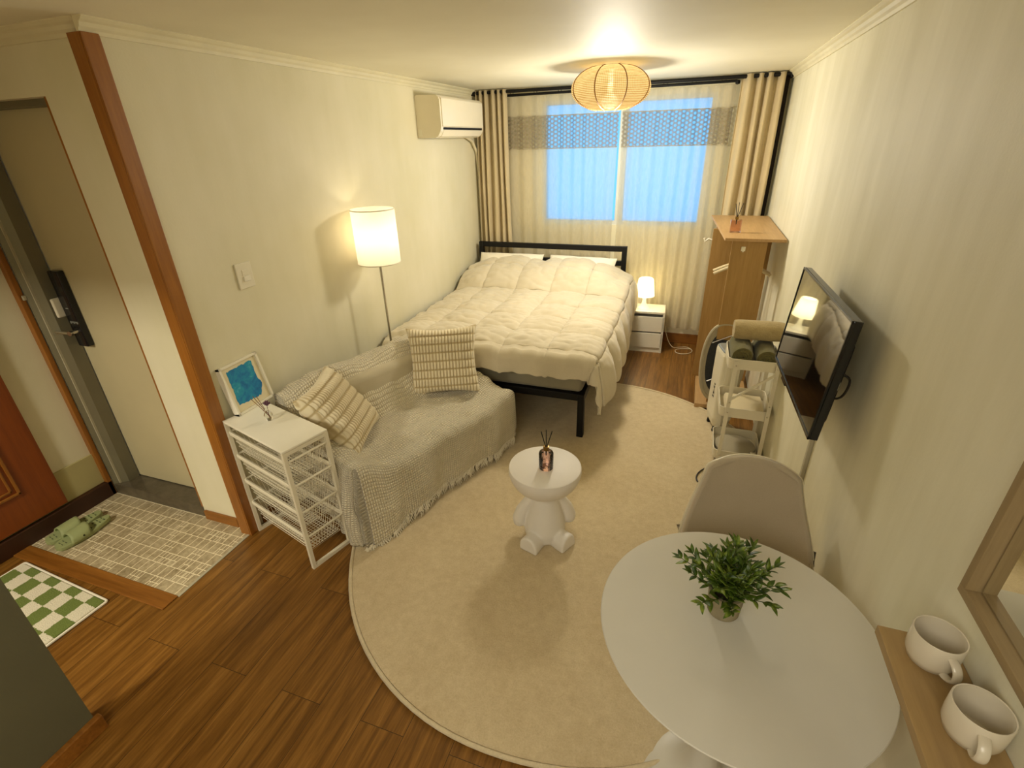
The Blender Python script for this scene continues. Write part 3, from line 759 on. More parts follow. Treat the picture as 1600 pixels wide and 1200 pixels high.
for i in range(260):
    u = (i+rnd.random())/260; a = u*(SL+HANG_N+HANG_F)-HANG_N
    if a < -0.30 or a > SL+0.02: continue
    p = throw_pt(u, 1.0); q = p + Vector((rnd.uniform(-.012, .012), rnd.uniform(-.026, -.010), 0)); L = rnd.uniform(0.035, 0.06)
    pts = [p+Vector((0, 0, .004))]
    for s in range(1, 4):
        r_ = pts[-1]+Vector((rnd.uniform(-.006, .006), rnd.uniform(-.008, .006), -L/3)); r_.z = max(r_.z, 0.016); pts.append(r_)
    for dx in (-0.004, 0.003): tube(bm, [x+Vector((dx*(1+k*.5), dx*.3*k, 0)) for k, x in enumerate(pts)], 0.0014, 4, radii=[.002, .0024, .002, .001])
fr = obj('fringe', bm, 'fringe', th); fr['kind'] = 'stuff'

def ribbed(loc, rotm_, w, h, label, group):
    bm = B(); nrow, ncol = 8, 22
    def f(a, b):
        r = (b+1)/2*nrow; c = (a+1)/2*ncol
        rr = abs(math.sin(PI*r))**0.45; cc = abs(math.sin(PI*c))**0.6
        return 0.015*rr*cc
    cushion_mesh(bm, w*1.03, h*1.03, 0.14, 0.11, 220, 112, f)
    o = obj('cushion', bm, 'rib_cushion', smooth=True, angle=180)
    at = o.data.attributes.new('rib', 'FLOAT', 'POINT')
    for i, v in enumerate(o.data.vertices):
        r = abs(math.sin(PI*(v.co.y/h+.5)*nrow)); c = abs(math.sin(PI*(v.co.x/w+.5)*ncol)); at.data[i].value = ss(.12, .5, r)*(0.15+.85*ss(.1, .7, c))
    o.matrix_world = Matrix.Translation(loc) @ rotm_.to_4x4(); tag(o, label, 'cushion', group); return o
def basis(p00, p10, p01):   # bottom-left, bottom-right, top-left -> rotation
    ex = (Vector(p10)-Vector(p00)).normalized(); ey = (Vector(p01)-Vector(p00)); ey = (ey-ex*ey.dot(ex)).normalized(); ez = ex.cross(ey)
    return Matrix((ex, ey, ez)).transposed()
R1 = basis((-1.57, 2.47, .43), (-1.19, 2.65, .43), (-1.636, 2.597, .80))
ribbed(Vector((-1.415, 2.625, 0.63)), R1, 0.44, 0.43, 'cream ribbed cushion propped upright at the bed end of the sofa', 'ribbed cushions')
R2 = basis((-1.522, 1.784, .43), (-1.625, 2.112, .43), (-1.74, 1.68, .75))
ribbed(Vector((-1.685, 1.90, 0.60)), R2, 0.42, 0.43, 'cream ribbed cushion leaning sideways next to the wire drawer unit', 'ribbed cushions')

# ------------------------------------------------------------------ wire drawer unit
t = thing('drawer_unit', 'white metal drawer unit with wire baskets beside the sofa', 'drawer unit', (-1.574, 1.366, 0), 0)
rz = math.atan2(0.273, -0.962)-PI       # local -x = long direction
t.rotation_euler = (0, 0, rz)
DLn, DWd, DH = 0.51, 0.235, 0.70
# local frame: x from 0 to -0.51 along the unit, y 0..DWd towards the sofa
def post(x, y, h=DH-0.012, z=0.0): return sqtube(B(), (x, y, z), (x, y, h), 0.018)
for x in (-0.009, -DLn+0.009):
    for y in (0.009, DWd-0.009): obj('post', post(x, y), 'whitemetal', t)
for x in (-0.009, -DLn+0.009): obj('foot_bar', sqtube(B(), (x, 0.018, 0.009), (x, DWd-0.018, 0.009), 0.018), 'whitemetal', t)
obj('top_panel', box(B(), -DLn, 0.0, 0.0, DWd, DH-0.012, DH, 0.003), 'white', t)
for x in (-0.009, -DLn+0.009): obj('top_bar', sqtube(B(), (x, 0.018, DH-0.022), (x, DWd-0.018, DH-0.022), 0.018), 'whitemetal', t)
for zi, zr in enumerate((0.635, 0.500, 0.345, 0.200)):
    bm = B(); X0, X1, Y0, Y1 = -DLn+0.028, -0.028, 0.022, DWd-0.022; dp = 0.115
    tube(bm, [(x, y, zr) for x, y in rrect(-DLn+0.012, -0.004, 0.010, DWd-0.010, 0.02, 4)], 0.0055, 8, closed=True)
    def wire(pts): tube(bm, pts, 0.0014, 5)
    ins = 0.018
    for k in range(11):
        y = Y0 + (Y1-Y0)*k/10; yi = Y0+ins + (Y1-Y0-2*ins)*k/10
        wire([(X0-0.012, y, zr), (X0+ins, yi, zr-dp), (X1-ins, yi, zr-dp), (X1+0.012, y, zr)])
    for k in range(25):
        x = X0 + (X1-X0)*k/24; xi = X0+ins + (X1-X0-2*ins)*k/24
        wire([(x, Y0-0.010, zr), (xi, Y0+ins, zr-dp), (xi, Y1-ins, zr-dp), (x, Y1+0.010, zr)])
    for k in range(1, 5):
        q = k/4; e = ins*q
        tube(bm, [(x, y, zr-dp*q) for x, y in ((X0-0.01+e, Y0-0.008+e), (X1+0.01-e, Y0-0.008+e), (X1+0.01-e, Y1+0.008-e), (X0-0.01+e, Y1+0.008-e))], 0.0014, 5, closed=True)
    bk = obj('wire_basket', bm, 'whitemetal', t)
    for y in (0.012, DWd-0.012): obj('basket_runner', sqtube(B(), (-DLn+0.02, y, zr-0.006), (-0.02, y, zr-0.006), 0.010, 0.018), 'whitemetal', t)
# framed picture leaning on the wall
t = thing('picture_frame', 'white framed torn blue watercolour leaning on the wall above the drawer unit', 'picture', (-2.010, 1.682, 0.701), PI/2)
t.rotation_euler = (math.radians(-11), 0, PI/2+math.radians(0))
FW, FH = 0.118, 0.255
bm = B()
for a, b, c, d in ((-FW, FW, 0, 0.012), (-FW, FW, FH-0.012, FH), (-FW, -FW+0.012, 0, FH), (FW-0.012, FW, 0, FH)): box(bm, a, b, 0.0, 0.035, c, d, 0.001)
obj('frame', bm, 'white', t); obj('mat_board', box(B(), -FW+0.012, FW-0.012, 0.012, 0.018, 0.012, FH-0.012), 'paper', t)
rnd = random.Random(5); poly = []
for (x0, z0), (x1, z1), n_ in (((-.085, .045), (.055, .040), 14), ((.055, .040), (.088, .09), 4), ((.088, .09), (.075, .125), 3), ((.075, .125), (.075, .225), 8), ((.075, .225), (-.078, .220), 14), ((-.078, .220), (-.085, .045), 14)):
    for k in range(n_): q = k/n_; poly.append((x0+(x1-x0)*q+rnd.uniform(-.003, .003), z0+(z1-z0)*q+rnd.uniform(-.0035, .0035)))
bm = B(); a = [bm.verts.new((x, 0.010, z)) for x, z in poly]; b = [bm.verts.new((x, 0.012, z)) for x, z in poly]; bm.faces.new(a); bm.faces.new(b[::-1])
for k in range(len(poly)): bm.faces.new((a[k], a[(k+1) % len(a)], b[(k+1) % len(a)], b[k]))
obj('watercolour', bm, 'art', t)
# small vase
t = thing('bud_vase', 'small clear glass bottle with dried stems and a purple flower on the drawer unit', 'vase', (-1.845, 1.585, 0.701))
obj('bottle', lathe(B(), [(0.0, 0.001), (0.019, 0.001), (0.021, 0.012), (0.021, 0.030), (0.012, 0.044), (0.009, 0.050), (0.009, 0.060), (0.0105, 0.062)], 28, caps=False), 'clearglass', t, smooth=True)
for (dx, dy, L) in ((-0.055, -0.010, .125), (-0.048, 0.004, .12), (-0.06, -0.02, .115)):
    obj('dried_stem', tube(B(), [(0.010, 0.004, 0.006), (dx*.4, dy*.4, L*.55), (dx, dy, L)], 0.0016, 6), 'dryreed', t)
bm = B(); tube(bm, [(0.004, 0.0, 0.01), (0.004, 0.004, 0.08)], 0.0012, 5)
rnd = random.Random(8)
for k in range(60):
    v = Vector((rnd.gauss(0, 1), rnd.gauss(0, 1), rnd.gauss(0, 1))).normalized()*0.014*rnd.random()**.3
    s = bmesh.ops.create_icosphere(bm, subdivisions=1, radius=0.0035)['verts']; bmesh.ops.translate(bm, vec=(0.004+v.x, 0.006+v.y, 0.088+v.z*.8), verts=s)
obj('flower_head', bm, 'flower', t)

# ------------------------------------------------------------------ floor lamp
t = thing('floor_lamp', 'slim white floor lamp with a lit cylindrical shade behind the sofa', 'lamp', FLOORLAMP)
obj('base', lathe(B(), [(0.0, 0.001), (0.115, 0.001), (0.115, 0.014), (0.10, 0.02), (0.012, 0.024), (0, 0.024)], 40), 'whitemetal', t, smooth=False)
obj('pole', lathe(B(), [(0.0085, 0.02), (0.0085, 1.30)], 14), 'chrome', t, smooth=True)
sh = obj('lamp_shade', lathe(B(), [(0.135, 1.205), (0.1365, 1.205), (0.1365, 1.535), (0.135, 1.535)], 56, caps=False), 'shade_fl', t, smooth=False)
for z in (1.205, 1.535):
    obj('shade_rim', lathe(B(), [(0.1345, z-.003), (0.1385, z-.003), (0.1385, z+.003), (0.1345, z+.003), (0.1345, z-.003)], 56, caps=False), 'white', sh)
bm = B(); lathe(bm, [(0.0, 1.28), (0.022, 1.285), (0.022, 1.33), (0, 1.335)], 16)
for k in range(3):
    a = k*2*PI/3; sqtube(bm, (0, 0, 1.30), (0.134*math.cos(a), 0.134*math.sin(a), 1.30), 0.003)
obj('bulb_holder', bm, 'white', t)

# ------------------------------------------------------------------ light switch
t = thing('light_switch', 'beige wall light switch between the door post and the floor lamp', 'switch', (XL+0.0, 1.873, 1.268))
obj('plate', box(B(), 0.0005, 0.010, -0.048, 0.048, 0.0, 0.125, 0.003), 'offwhite', t)
obj('rocker', box(B(), 0.009, 0.018, -0.018, 0.022, 0.035, 0.060, 0.002), 'white', t)
obj('rocker', box(B(), 0.009, 0.013, -0.018, 0.022, 0.064, 0.092, 0.002), 'offwhite', t)

# ------------------------------------------------------------------ air conditioner
t = thing('air_conditioner', 'white wall-mounted air conditioner above the bed by the curtain', 'air conditioner', (XL, 3.79, 1.93))
def extr_y(bm, prof, y0, y1):
    a = [bm.verts.new((x, y0, z)) for x, z in prof]; b = [bm.verts.new((x, y1, z)) for x, z in prof]; n = len(prof)
    bm.faces.new(a); bm.faces.new(b[::-1])
    for k in range(n): bm.faces.new((a[k], a[(k+1) % n], b[(k+1) % n], b[k]))
    return bm
prof = [(0.001, 0.0), (0.15, 0.0), (0.175, 0.012), (0.198, 0.045), (0.205, 0.075), (0.205, 0.25), (0.198, 0.27), (0.18, 0.285), (0.02, 0.29), (0.001, 0.28)]
bm = B(); extr_y(bm, prof, 0.0, 0.84); obj('body', bm, 'ac', t)
bm = B(); extr_y(bm, [(0.204, 0.072), (0.212, 0.08), (0.212, 0.262), (0.204, 0.272)], 0.02, 0.82); obj('front_panel', bm, 'ac', t)
bm = B(); extr_y(bm, [(0.150, -0.002), (0.180, 0.010), (0.204, 0.052), (0.200, 0.054), (0.172, 0.018), (0.148, 0.004)], 0.05, 0.80); obj('louvre', bm, 'ac', t)
obj('air_outlet', box(B(), 0.19, 0.2065, 0.04, 0.81, 0.055, 0.071, 0.002), 'black', t)
obj('side_cover', box(B(), 0.012, 0.040, -0.003, 0.002, 0.012, 0.060, 0.001), 'white', t)
bm = B(); tube(bm, [(0.03, 0.80, 0.02), (0.03, 0.98, -0.03), (0.022, 1.09, -0.12), (0.018, 1.13, -0.30), (0.018, 1.14, -1.2)], 0.013, 10); obj('drain_pipe', bm, 'cable', t, smooth=True)

# ------------------------------------------------------------------ pendant
t = thing('ceiling_lantern', 'round woven rattan ceiling lamp lit above the bed', 'lamp', (PEND.x, PEND.y, 2.065))
prof = []
for k in range(33):
    a = -PI/2*0.80 + (PI*0.80)*k/32; prof.append((0.262*math.cos(a)**0.85, 0.128+0.128*math.sin(a)/math.sin(PI/2*.8)))
sh = obj('lamp_shade', lathe(B(), prof, 64, caps=False, uv=True), 'rattan', t, smooth=True)
for k in range(8):
    a = 2*PI*k/8-math.radians(80.7+22.5); obj('rib', tube(B(), [(p[0]*1.004*math.cos(a), p[0]*1.004*math.sin(a), p[1]) for p in prof], 0.0038, 6), 'rib', sh)
obj('ceiling_plate', lathe(B(), [(0, .235), (0.10, .235), (0.105, 0.254), (0, 0.2545)], 32), 'rib', t)
obj('bulb', lathe(B(), [(0, 0.005), (0.03, 0.010), (0.05, 0.025), (0.058, 0.045), (0.05, 0.07), (0.02, 0.095), (0.015, 0.24), (0, 0.24)], 24), 'bulb', t, smooth=True)

# ------------------------------------------------------------------ curtains
def fold_curtain(x0, x1, z0, z1, yc, amp, nf, seed, nu=160, nv=24, taper=0.0, flare=0.0):
    rnd = random.Random(seed); ph = [rnd.uniform(0, 6) for _ in range(4)]
    def f(u, v):
        wv = 2*PI*nf*u; s = math.sin(wv+0.6*math.sin(wv*.37+ph[0]))
        x = x0+(x1-x0)*u; cx = (x0+x1)/2; z = z0+(z1-z0)*v
        x = cx+(x-cx)*(1+flare*(1-v)) + 0.012*math.sin(5*v+ph[1]+u*9)*(1-v)*1.2
        y = yc+amp*(abs(s)**0.8*(1 if s > 0 else -1))*(1-0.15*v) + 0.006*math.sin(9*v+ph[2]+7*u)*(1-v)
        return (x, y, z)
    return grid(B(), f, nu, nv)
t = thing('curtain_rod', 'thin black inner curtain rod carrying the sheer curtain', 'curtain rod', (0, 4.93, 2.268))
bm = B(); tube(bm, [(-1.775, 0, -0.003), (0.20, 0, 0.007)], 0.011, 12); obj('rod', bm, 'black', t, smooth=True)
for x in (-1.78, 0.205): obj('finial', lathe(B(), [(0, -.018), (.017, -.012), (.019, 0), (.017, .012), (0, .018)], 14, (x, 0, -0.002)), 'black', t, smooth=True)
for k in range(9):
    x = -1.70+0.225*k; bm = B()
    tube(bm, [(x-0.012, 0.0, 0.010), (x-0.02, 0.004, 0.034), (x, 0.02, 0.04), (x+0.02, 0.004, 0.034), (x+0.012, 0, 0.010)], 0.003, 6); obj('rod_hook', bm, 'black', t)
t = thing('curtain_rod', 'thick black outer curtain rod carrying the beige drapes near the ceiling', 'curtain rod', (0, 4.87, 2.293))
bm = B(); tube(bm, [(-2.06, 0, 0.0), (0.585, 0, 0.004)], 0.014, 12); obj('rod', bm, 'black', t, smooth=True)
for x in (-2.065, 0.582): obj('bracket', box(B(), x-0.012, x+0.012, -0.02, 0.128, -0.02, 0.022, 0.003), 'black', t)
for x0, x1, lab in ((-1.79, -0.72, 'left sheer white curtain panel with a lace band, over the window'), (-0.69, 0.20, 'right sheer white curtain panel with a lace band, over the window')):
    t = thing('sheer_curtain', lab, 'curtain', (0, 0, 0), group='sheer window curtains'); nf = 9; se = int(x0*10) % 7
    zlo = 0.17
    def sheer(z0, z1, seed):
        rnd = random.Random(seed); ph = [rnd.uniform(0, 6) for _ in range(3)]
        def f(u, v):
            z = z0+(z1-z0)*v; hv = (z-zlo)/(2.25-zlo)
            wv = 2*PI*nf*u; s = math.sin(wv+0.9*math.sin(u*7+ph[0]))
            return (x0+(x1-x0)*u+0.014*math.sin(4*hv+ph[1]+u*8)*(1-hv), 4.945+0.018*s*(1.15-.5*hv)+0.008*math.sin(13*u+6*hv+ph[2]), z)
        return f
    up = grid(B(), sheer(2.09, 2.252, se), 200, 6); up2 = grid(up, sheer(zlo, 1.82, se), 200, 30)
    obj('sheer_cloth', up2, 'sheer', t, smooth=True)
    obj('lace_band', grid(B(), sheer(1.82, 2.09, se), 200, 8), 'lace', t, smooth=True)
    obj('hem', grid(B(), lambda u, v: tuple(Vector(sheer(zlo, 0.28, se)(u, v))+Vector((0, -0.003, 0))), 200, 4), 'sheer', t, smooth=True)
    bm = B()
    for zz in (1.82, 2.09): 
        ff = sheer(zz, zz+0.001, se); tube(bm, [ff(k/160, 0) for k in range(161)], 0.004, 5)
    obj('lace_edging', bm, 'greige', t)
for x0, x1, nf, lab, fl in ((-2.03, -1.73, 5, 'left beige drape gathered beside the air conditioner', 0.16), (0.23, 0.535, 4, 'right beige drape gathered behind the wooden clothes rack', 0.05)):
    t = thing('drape', lab, 'curtain', (0, 0, 0), group='beige drapes')
    z0 = 0.04
    obj('drape_cloth', fold_curtain(x0, x1, z0, 2.312, 4.868, 0.034, nf, nf, 180, 26, flare=fl), 'drape', t, smooth=True, solid=0.003)
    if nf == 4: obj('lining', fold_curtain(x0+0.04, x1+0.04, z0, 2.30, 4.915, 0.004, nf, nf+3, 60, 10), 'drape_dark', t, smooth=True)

# ------------------------------------------------------------------ nightstand and lamp
t = thing('nightstand', 'white two-drawer nightstand beside the bed head', 'nightstand', (-0.537, 4.640, 0), math.radians(3))
NW, ND, NH = 0.402, 0.255, 0.41
bm = B(); box(bm, 0, NW, 0, ND, NH-0.02, NH, 0.002); box(bm, 0, 0.018, 0.0, ND, 0, NH-0.02, 0.001); box(bm, NW-0.018, NW, 0.0, ND, 0, NH-0.02, 0.001)
box(bm, 0.018, NW-0.018, ND-0.01, ND, 0.0, NH-0.02); box(bm, 0.018, NW-0.018, 0.012, 0.026, 0.0, 0.045); box(bm, 0.018, NW-0.018, 0.03, ND-0.01, 0.17, 0.18)
obj('body', bm, 'white', t)
for z0 in (0.05, 0.212):
    bm = B(); box(bm, 0.018, NW-0.003, 0.0, 0.018, z0, z0+0.148, 0.002); obj('drawer', bm, 'white', t)
t = thing('table_lamp', 'small opal table lamp glowing on the nightstand', 'lamp', TLAMP)
obj('base', lathe(B(), [(0.0, 0.001), (0.060, 0.001), (0.058, 0.008), (0.040, 0.020), (0.022, 0.050), (0.017, 0.085), (0.020, 0.115), (0.024, 0.125), (0, 0.125)], 32), 'lampbase', t, smooth=True)
obj('lamp_shade', lathe(B(), [(0.088, 0.125), (0.090, 0.125), (0.068, 0.285), (0.060, 0.292), (0.056, 0.290), (0.0875, 0.128)], 40, caps=False), 'shade_tl', t, smooth=True)
obj('bulb', lathe(B(), [(0, 0.13), (0.01, 0.13), (0.02, 0.16), (0.02, 0.18), (0, 0.195)], 16), 'bulb', t, smooth=True)
bm = B(); pts = [(-0.14, 4.80, 0.30), (-0.125, 4.82, 0.20), (-0.08, 4.80, 0.08), (-0.03, 4.79, 0.025), (0.03, 4.86, 0.004), (0.10, 4.88, 0.004), (0.15, 4.80, 0.004), (0.12, 4.72, 0.004), (0.05, 4.69, 0.004), (0.0, 4.72, 0.004), (0.0, 4.78, 0.006), (0.05, 4.82, 0.006), (0.14, 4.84, 0.006)]
def smoothpts(p, n=6):
    p = [Vector(q) for q in p]; out = []
    for i in range(len(p)-1):
        a, b, c, d = p[max(i-1, 0)], p[i], p[i+1], p[min(i+2, len(p)-1)]
        for k in range(n):
            s = k/n; out.append(0.5*((2*b)+(c-a)*s+(2*a-5*b+4*c-d)*s*s+(3*b-a-3*c+d)*s**3))
    out.append(p[-1]); return out
tag(obj('power_cord', tube(B(), smoothpts(pts), 0.003, 8), 'cable', smooth=True), 'white lamp cord looping on the floor beside the nightstand', 'cord')

# ------------------------------------------------------------------ clothes rack
t = thing('clothes_rack', 'open oak-board clothes rack with a flat top along the right wall', 'clothes rack', (0.2, 3.66, 0))
bm = B(); prism(bm, [(-0.005, 0.015), (0.385, -0.01), (0.388, 1.11), (-0.05, 1.11)], 0, 0.045)
me_top = B(); 
t_top = B(); prism(t_top, [(0.020, -0.022), (0.388, -0.022), (0.388, 1.08), (-0.052, 1.08)], 1.262, 1.28); obj('top_board', t_top, 'oak_y', t)
bm.free()
obj('end_panel', box(B(), 0.068, 0.282, -0.002, 0.018, 0.045, 1.262, 0.001), 'oak', t)
obj('end_panel', box(B(), -0.042, 0.370, 0.465, 0.485, 0.045, 1.262, 0.001), 'oak', t)
obj('base_board', box(B(), -0.014, 0.365, -0.045, 0.49, 0.012, 0.045, 0.002), 'oak_y', t)
obj('back_panel', box(B(), 0.0, 0.370, 1.02, 1.04, 0.0, 1.262, 0.001), 'oak', t)
obj('hanging_rail', tube(B(), [(0.18, 0.018, 1.16), (0.18, 0.465, 1.16)], 0.010, 12), 'chrome', t)
bm = B(); box(bm, 0.128, 0.154, -0.007, -0.003, 1.196, 1.225, 0.001); box(bm, 0.137, 0.145, -0.012, -0.006, 1.190, 1.200, 0.001); obj('adhesive_hook', bm, 'offwhite', t)
def hanger(loc, rz, label):
    t = thing('coat_hanger', label, 'hanger', loc, rz, 'hangers on the rack')
    bm = B(); pts = []
    for k in range(25):
        s = -1+2*k/24; pts.append((s*0.19, 0, -0.10-0.075*abs(s)**1.4))
    tube(bm, pts, 0.010, 8, radii=[0.011]*25); obj('arms', bm, 'coat', t, smooth=True)
    bm = B(); tube(bm, [(0, 0, -0.10), (0, 0, -0.02), (0.018, 0, 0.0), (0.012, 0, 0.018), (-0.006, 0, 0.022), (-0.016, 0, 0.010)], 0.002, 6); obj('hook', bm, 'chrome', t)
hanger((0.382, 3.90, 1.158), math.radians(4), 'cream coat hanger on the rack rail, the one nearer the room')
hanger((0.382, 3.97, 1.158), math.radians(-3), 'cream coat hanger on the rack rail, the one nearer the window')
t = thing('hanging_bag', 'cream cloth hanging on the window side of the clothes rack', 'bag', (0.125, 4.20, 0))
def fb(u, v):
    z = 0.12+0.98*v; wd = 0.035+0.075*math.sin(PI*min(1, (1-v)*0.75+.05))
    return (-0.045+wd*(u-0.5)*1.2+0.010*math.sin(v*11), 0.02*math.sin(u*12+v*5)-0.01, z)
bm = B(); grid(bm, lambda u, v: (0.10+(0.070+0.045*(1-v))*math.cos(2*PI*u)-0.012+0.01*math.sin(v*9), 0.035*math.sin(2*PI*u)+0.01*math.sin(8*u*PI)*(1-v), 0.16+0.94*v), 36, 24)
bm = B(); tube(bm, [(0.05, 0.0, 1.16), (0.01, 0.0, 1.175), (-0.015, 0.0, 1.155), (-0.022, 0.0, 1.18)], 0.008, 8); obj('wall_hook', bm, 'offwhite', t, smooth=True)

def diffuser(loc, label, square=False, s=1.0, rz=0, reeds=((-.014, -.006, .115), (0.0, 0.0, .125), (.017, .004, .117))):
    t = thing('reed_diffuser', label, 'diffuser', loc, rz)
    if square:
        b = obj('bottle', box(B(), -0.036, 0.036, -0.018, 0.018, 0.001, 0.088, 0.004), 'pinkglass', t)
        obj('liquid', box(B(), -0.032, 0.032, -0.014, 0.014, 0.006, 0.080, 0.002), 'liquid', t); zt = 0.088
        obj('collar', lathe(B(), [(0.0, zt), (0.012, zt), (0.012, zt+0.018), (0.0, zt+.018)], 20), 'brass', t)
        zt += 0.016
    else:
        b = obj('bottle', lathe(B(), [(0, 0.001), (0.033, 0.001), (0.036, 0.006), (0.036, 0.086), (0.033, 0.093), (0.018, 0.101), (0.012, 0.104), (0.012, 0.108)], 36), 'pinkglass', t, smooth=True)
        obj('liquid', lathe(B(), [(0, 0.006), (0.032, 0.006), (0.032, 0.068), (0, 0.068)], 30), 'liquid', t)
        obj('collar', lathe(B(), [(0.0, 0.106), (0.0145, 0.106), (0.0145, 0.126), (0.011, 0.1265), (0, 0.1265)], 24), 'brass', t); zt = 0.124
        a0 = -PI/2-0.2
        for z0, z1, hw in ((0.020, 0.026, 0.42), (0.074, 0.077, 0.30)):
            bm = B(); grid(bm, lambda u, v: (0.0364*math.cos(a0-hw+2*hw*u), 0.0364*math.sin(a0-hw+2*hw*u), z0+(z1-z0)*v), 10, 1); obj('label_print', bm, 'label', t)
    for (dx, dy, L) in reeds: obj('reed', tube(B(), [(0, 0, zt-0.05), (dx*.2, dy*.2, zt), (dx*1.6, dy*1.6, zt+L*.75)], 0.0024, 6), 'reed', t)
    return t
diffuser((-0.532, 1.930, 0.4505), 'round pink glass reed diffuser on the white bear-shaped side table')
diffuser((0.287, 3.87, 1.2805), 'square pink glass reed diffuser on top of the clothes rack', True, rz=math.radians(4))

# ------------------------------------------------------------------ bear side table
t = thing('side_table', 'white side table shaped like a seated bear holding up a half-sphere top', 'side table', (-0.542, 1.947, 0.012))
prof = [(0.0, 0.438), (0.172, 0.438), (0.1785, 0.434), (0.180, 0.428)]
for k in range(1, 14):
    a = PI/2*k/14; prof.append((0.180*math.cos(a)**0.95+0.002, 0.428-0.155*math.sin(a)))
prof += [(0.03, 0.268), (0.0, 0.267)]
obj('table_top', lathe(B(), prof, 64), 'bear', t, smooth=True)
bm = B()
lathe(bm, [(0.0, 0.0), (0.092, 0.0), (0.104, 0.02), (0.108, 0.06), (0.098, 0.13), (0.078, 0.20), (0.062, 0.25), (0.066, 0.285), (0, 0.29)], 40)
fwd = math.atan2(-0.91, 0.40)
def Dleg(ang):
    tb = bmesh.new(); n = 20
    rings = []
    for s, k in ((0.0, 0.85), (0.10, 0.95), (0.158, 1.0), (0.166, 0.93)):
        pr = [(-0.052*k, 0.0)] + [(-0.052*k*math.cos(PI*q/n), 0.025*k+0.062*k*math.sin(PI*q/n)) for q in range(n+1)] + [(0.052*k, 0.0)]
        rings.append([tb.verts.new((s, y, z)) for y, z in pr])
    for a, b in zip(rings, rings[1:]):
        for q in range(len(a)): tb.faces.new((a[q], a[(q+1) % len(a)], b[(q+1) % len(a)], b[q]))
    tb.faces.new(rings[0]); tb.faces.new(rings[-1][::-1])
    merge(bm, tb, Matrix.Rotation(ang, 4, 'Z'))
Dleg(fwd-math.radians(40)); Dleg(fwd+math.radians(40))
for s in (-1, 1):
    a = fwd+s*math.radians(100); c, sn = math.cos(a), math.sin(a)
    tube(bm, [(0.045*c, 0.045*sn, 0.262), (0.085*c, 0.085*sn, 0.215), (0.118*c, 0.118*sn, 0.155), (0.132*c, 0.132*sn, 0.10), (0.130*c, 0.130*sn, 0.072), (0.127*c, 0.127*sn, 0.055)], 0.03, 14, radii=[0.024, 0.028, 0.034, 0.040, 0.036, 0.018])
o = obj('bear_body', bm, 'bear', t, smooth=True)
rm = o.modifiers.new('remesh', 'REMESH'); rm.mode = 'VOXEL'; rm.voxel_size = 0.005; rm.use_smooth_shade = True
sm = o.modifiers.new('smooth', 'SMOOTH'); sm.factor = 0.5; sm.iterations = 8

# ------------------------------------------------------------------ round table
t = thing('dining_table', 'round white pedestal table in front of the wall mirror', 'table', (0.241, 1.025, 0.012))
obj('tabletop', lathe(B(), [(0, 0.698), (0.318, 0.698), (0.345, 0.706), (0.353, 0.713), (0.354, 0.7155), (0.352, 0.718), (0, 0.718)], 96), 'table', t, smooth=False)
obj('pedestal', lathe(B(), [(0, -0.0115), (0.245, -0.0115), (0.25, -0.008), (0.245, -0.005), (0.15, -0.001), (0.10, 0.012), (0.065, 0.045), (0.045, 0.11), (0.037, 0.22), (0.033, 0.38), (0.036, 0.55), (0.05, 0.64), (0.085, 0.685), (0.11, 0.698), (0, 0.698)], 56), 'table', t, smooth=True)
# plant
t = thing('potted_plant', 'small leafy green plant in a grey concrete pot on the round table', 'plant', (0.208, 1.068, 0.7305))
obj('pot', lathe(B(), [(0, 0.0), (0.039, 0.0), (0.041, 0.004), (0.046, 0.074), (0.045, 0.076), (0.038, 0.076), (0.035, 0.058), (0, 0.058)], 36), 'concrete', t, smooth=False)
obj('soil', lathe(B(), [(0, 0.0585), (0.0345, 0.0585), (0.02, 0.066), (0, 0.068)], 20), 'soil', t)
rnd = random.Random(21); stems = B(); leaves = B()
def leaf(bm, p, d, L, W, up):
    d = d.normalized(); side = d.cross(up).normalized(); nrm = side.cross(d).normalized()
    rows = []
    for k in range(7):
        s = k/6; wv = W*math.sin(PI*s**0.8)**0.9 if 0 < s < 1 else 0.0003; c = p+d*L*s - nrm*0.10*L*s*s
        rows.append([bm.verts.new(c-side*wv+nrm*wv*.35), bm.verts.new(c), bm.verts.new(c+side*wv+nrm*wv*.35)])
    for a, b in zip(rows, rows[1:]):
        bm.faces.new((a[0], a[1], b[1], b[0])); bm.faces.new((a[1], a[2], b[2], b[1]))
stem_list = []
for i in range(58):
    az = i*2.39996+rnd.uniform(-.2, .2); el = math.radians(rnd.uniform(35, 88)) if i > 9 else math.radians(rnd.uniform(18, 34))
    r0 = rnd.uniform(0, .026); L = rnd.uniform(0.075, 0.125)*(1.12 if i < 8 else 1)
    d = Vector((math.cos(az)*math.cos(el), math.sin(az)*math.cos(el), math.sin(el)))
    p0 = Vector((math.cos(az)*r0, math.sin(az)*r0, 0.06)); p1 = p0+d*L*.5+Vector((0, 0, .012)); p2 = p0+d*L+Vector((0, 0, .018 if el > .4 else .004))
    pts = smoothpts([p0, p1, p2], 5); stem_list.append((i, pts)); tube(stems, pts, 0.0011, 5)
    n = len(pts)
    for k in range(2, n, 2):
        dd = (pts[min(k+1, n-1)]-pts[k-1]).normalized()
        for s in (-1, 1):
            sd = dd.cross(Vector((0, 0, 1))); sd = sd.normalized() if sd.length > .1 else Vector((1, 0, 0))
            q = Matrix.Rotation(rnd.uniform(-.9, .9), 3, dd) @ sd
            leaf(leaves, pts[k], dd*0.9+q*s*0.75, rnd.uniform(0.026, 0.038), rnd.uniform(.0050, .0068), Vector((0, 0, 1))+d*.3)
    leaf(leaves, pts[-1], dd, 0.030, 0.0045, Vector((0, 0, 1))+d*.3)
o = obj('stems', stems, 'stem', t); o['kind'] = 'stuff'
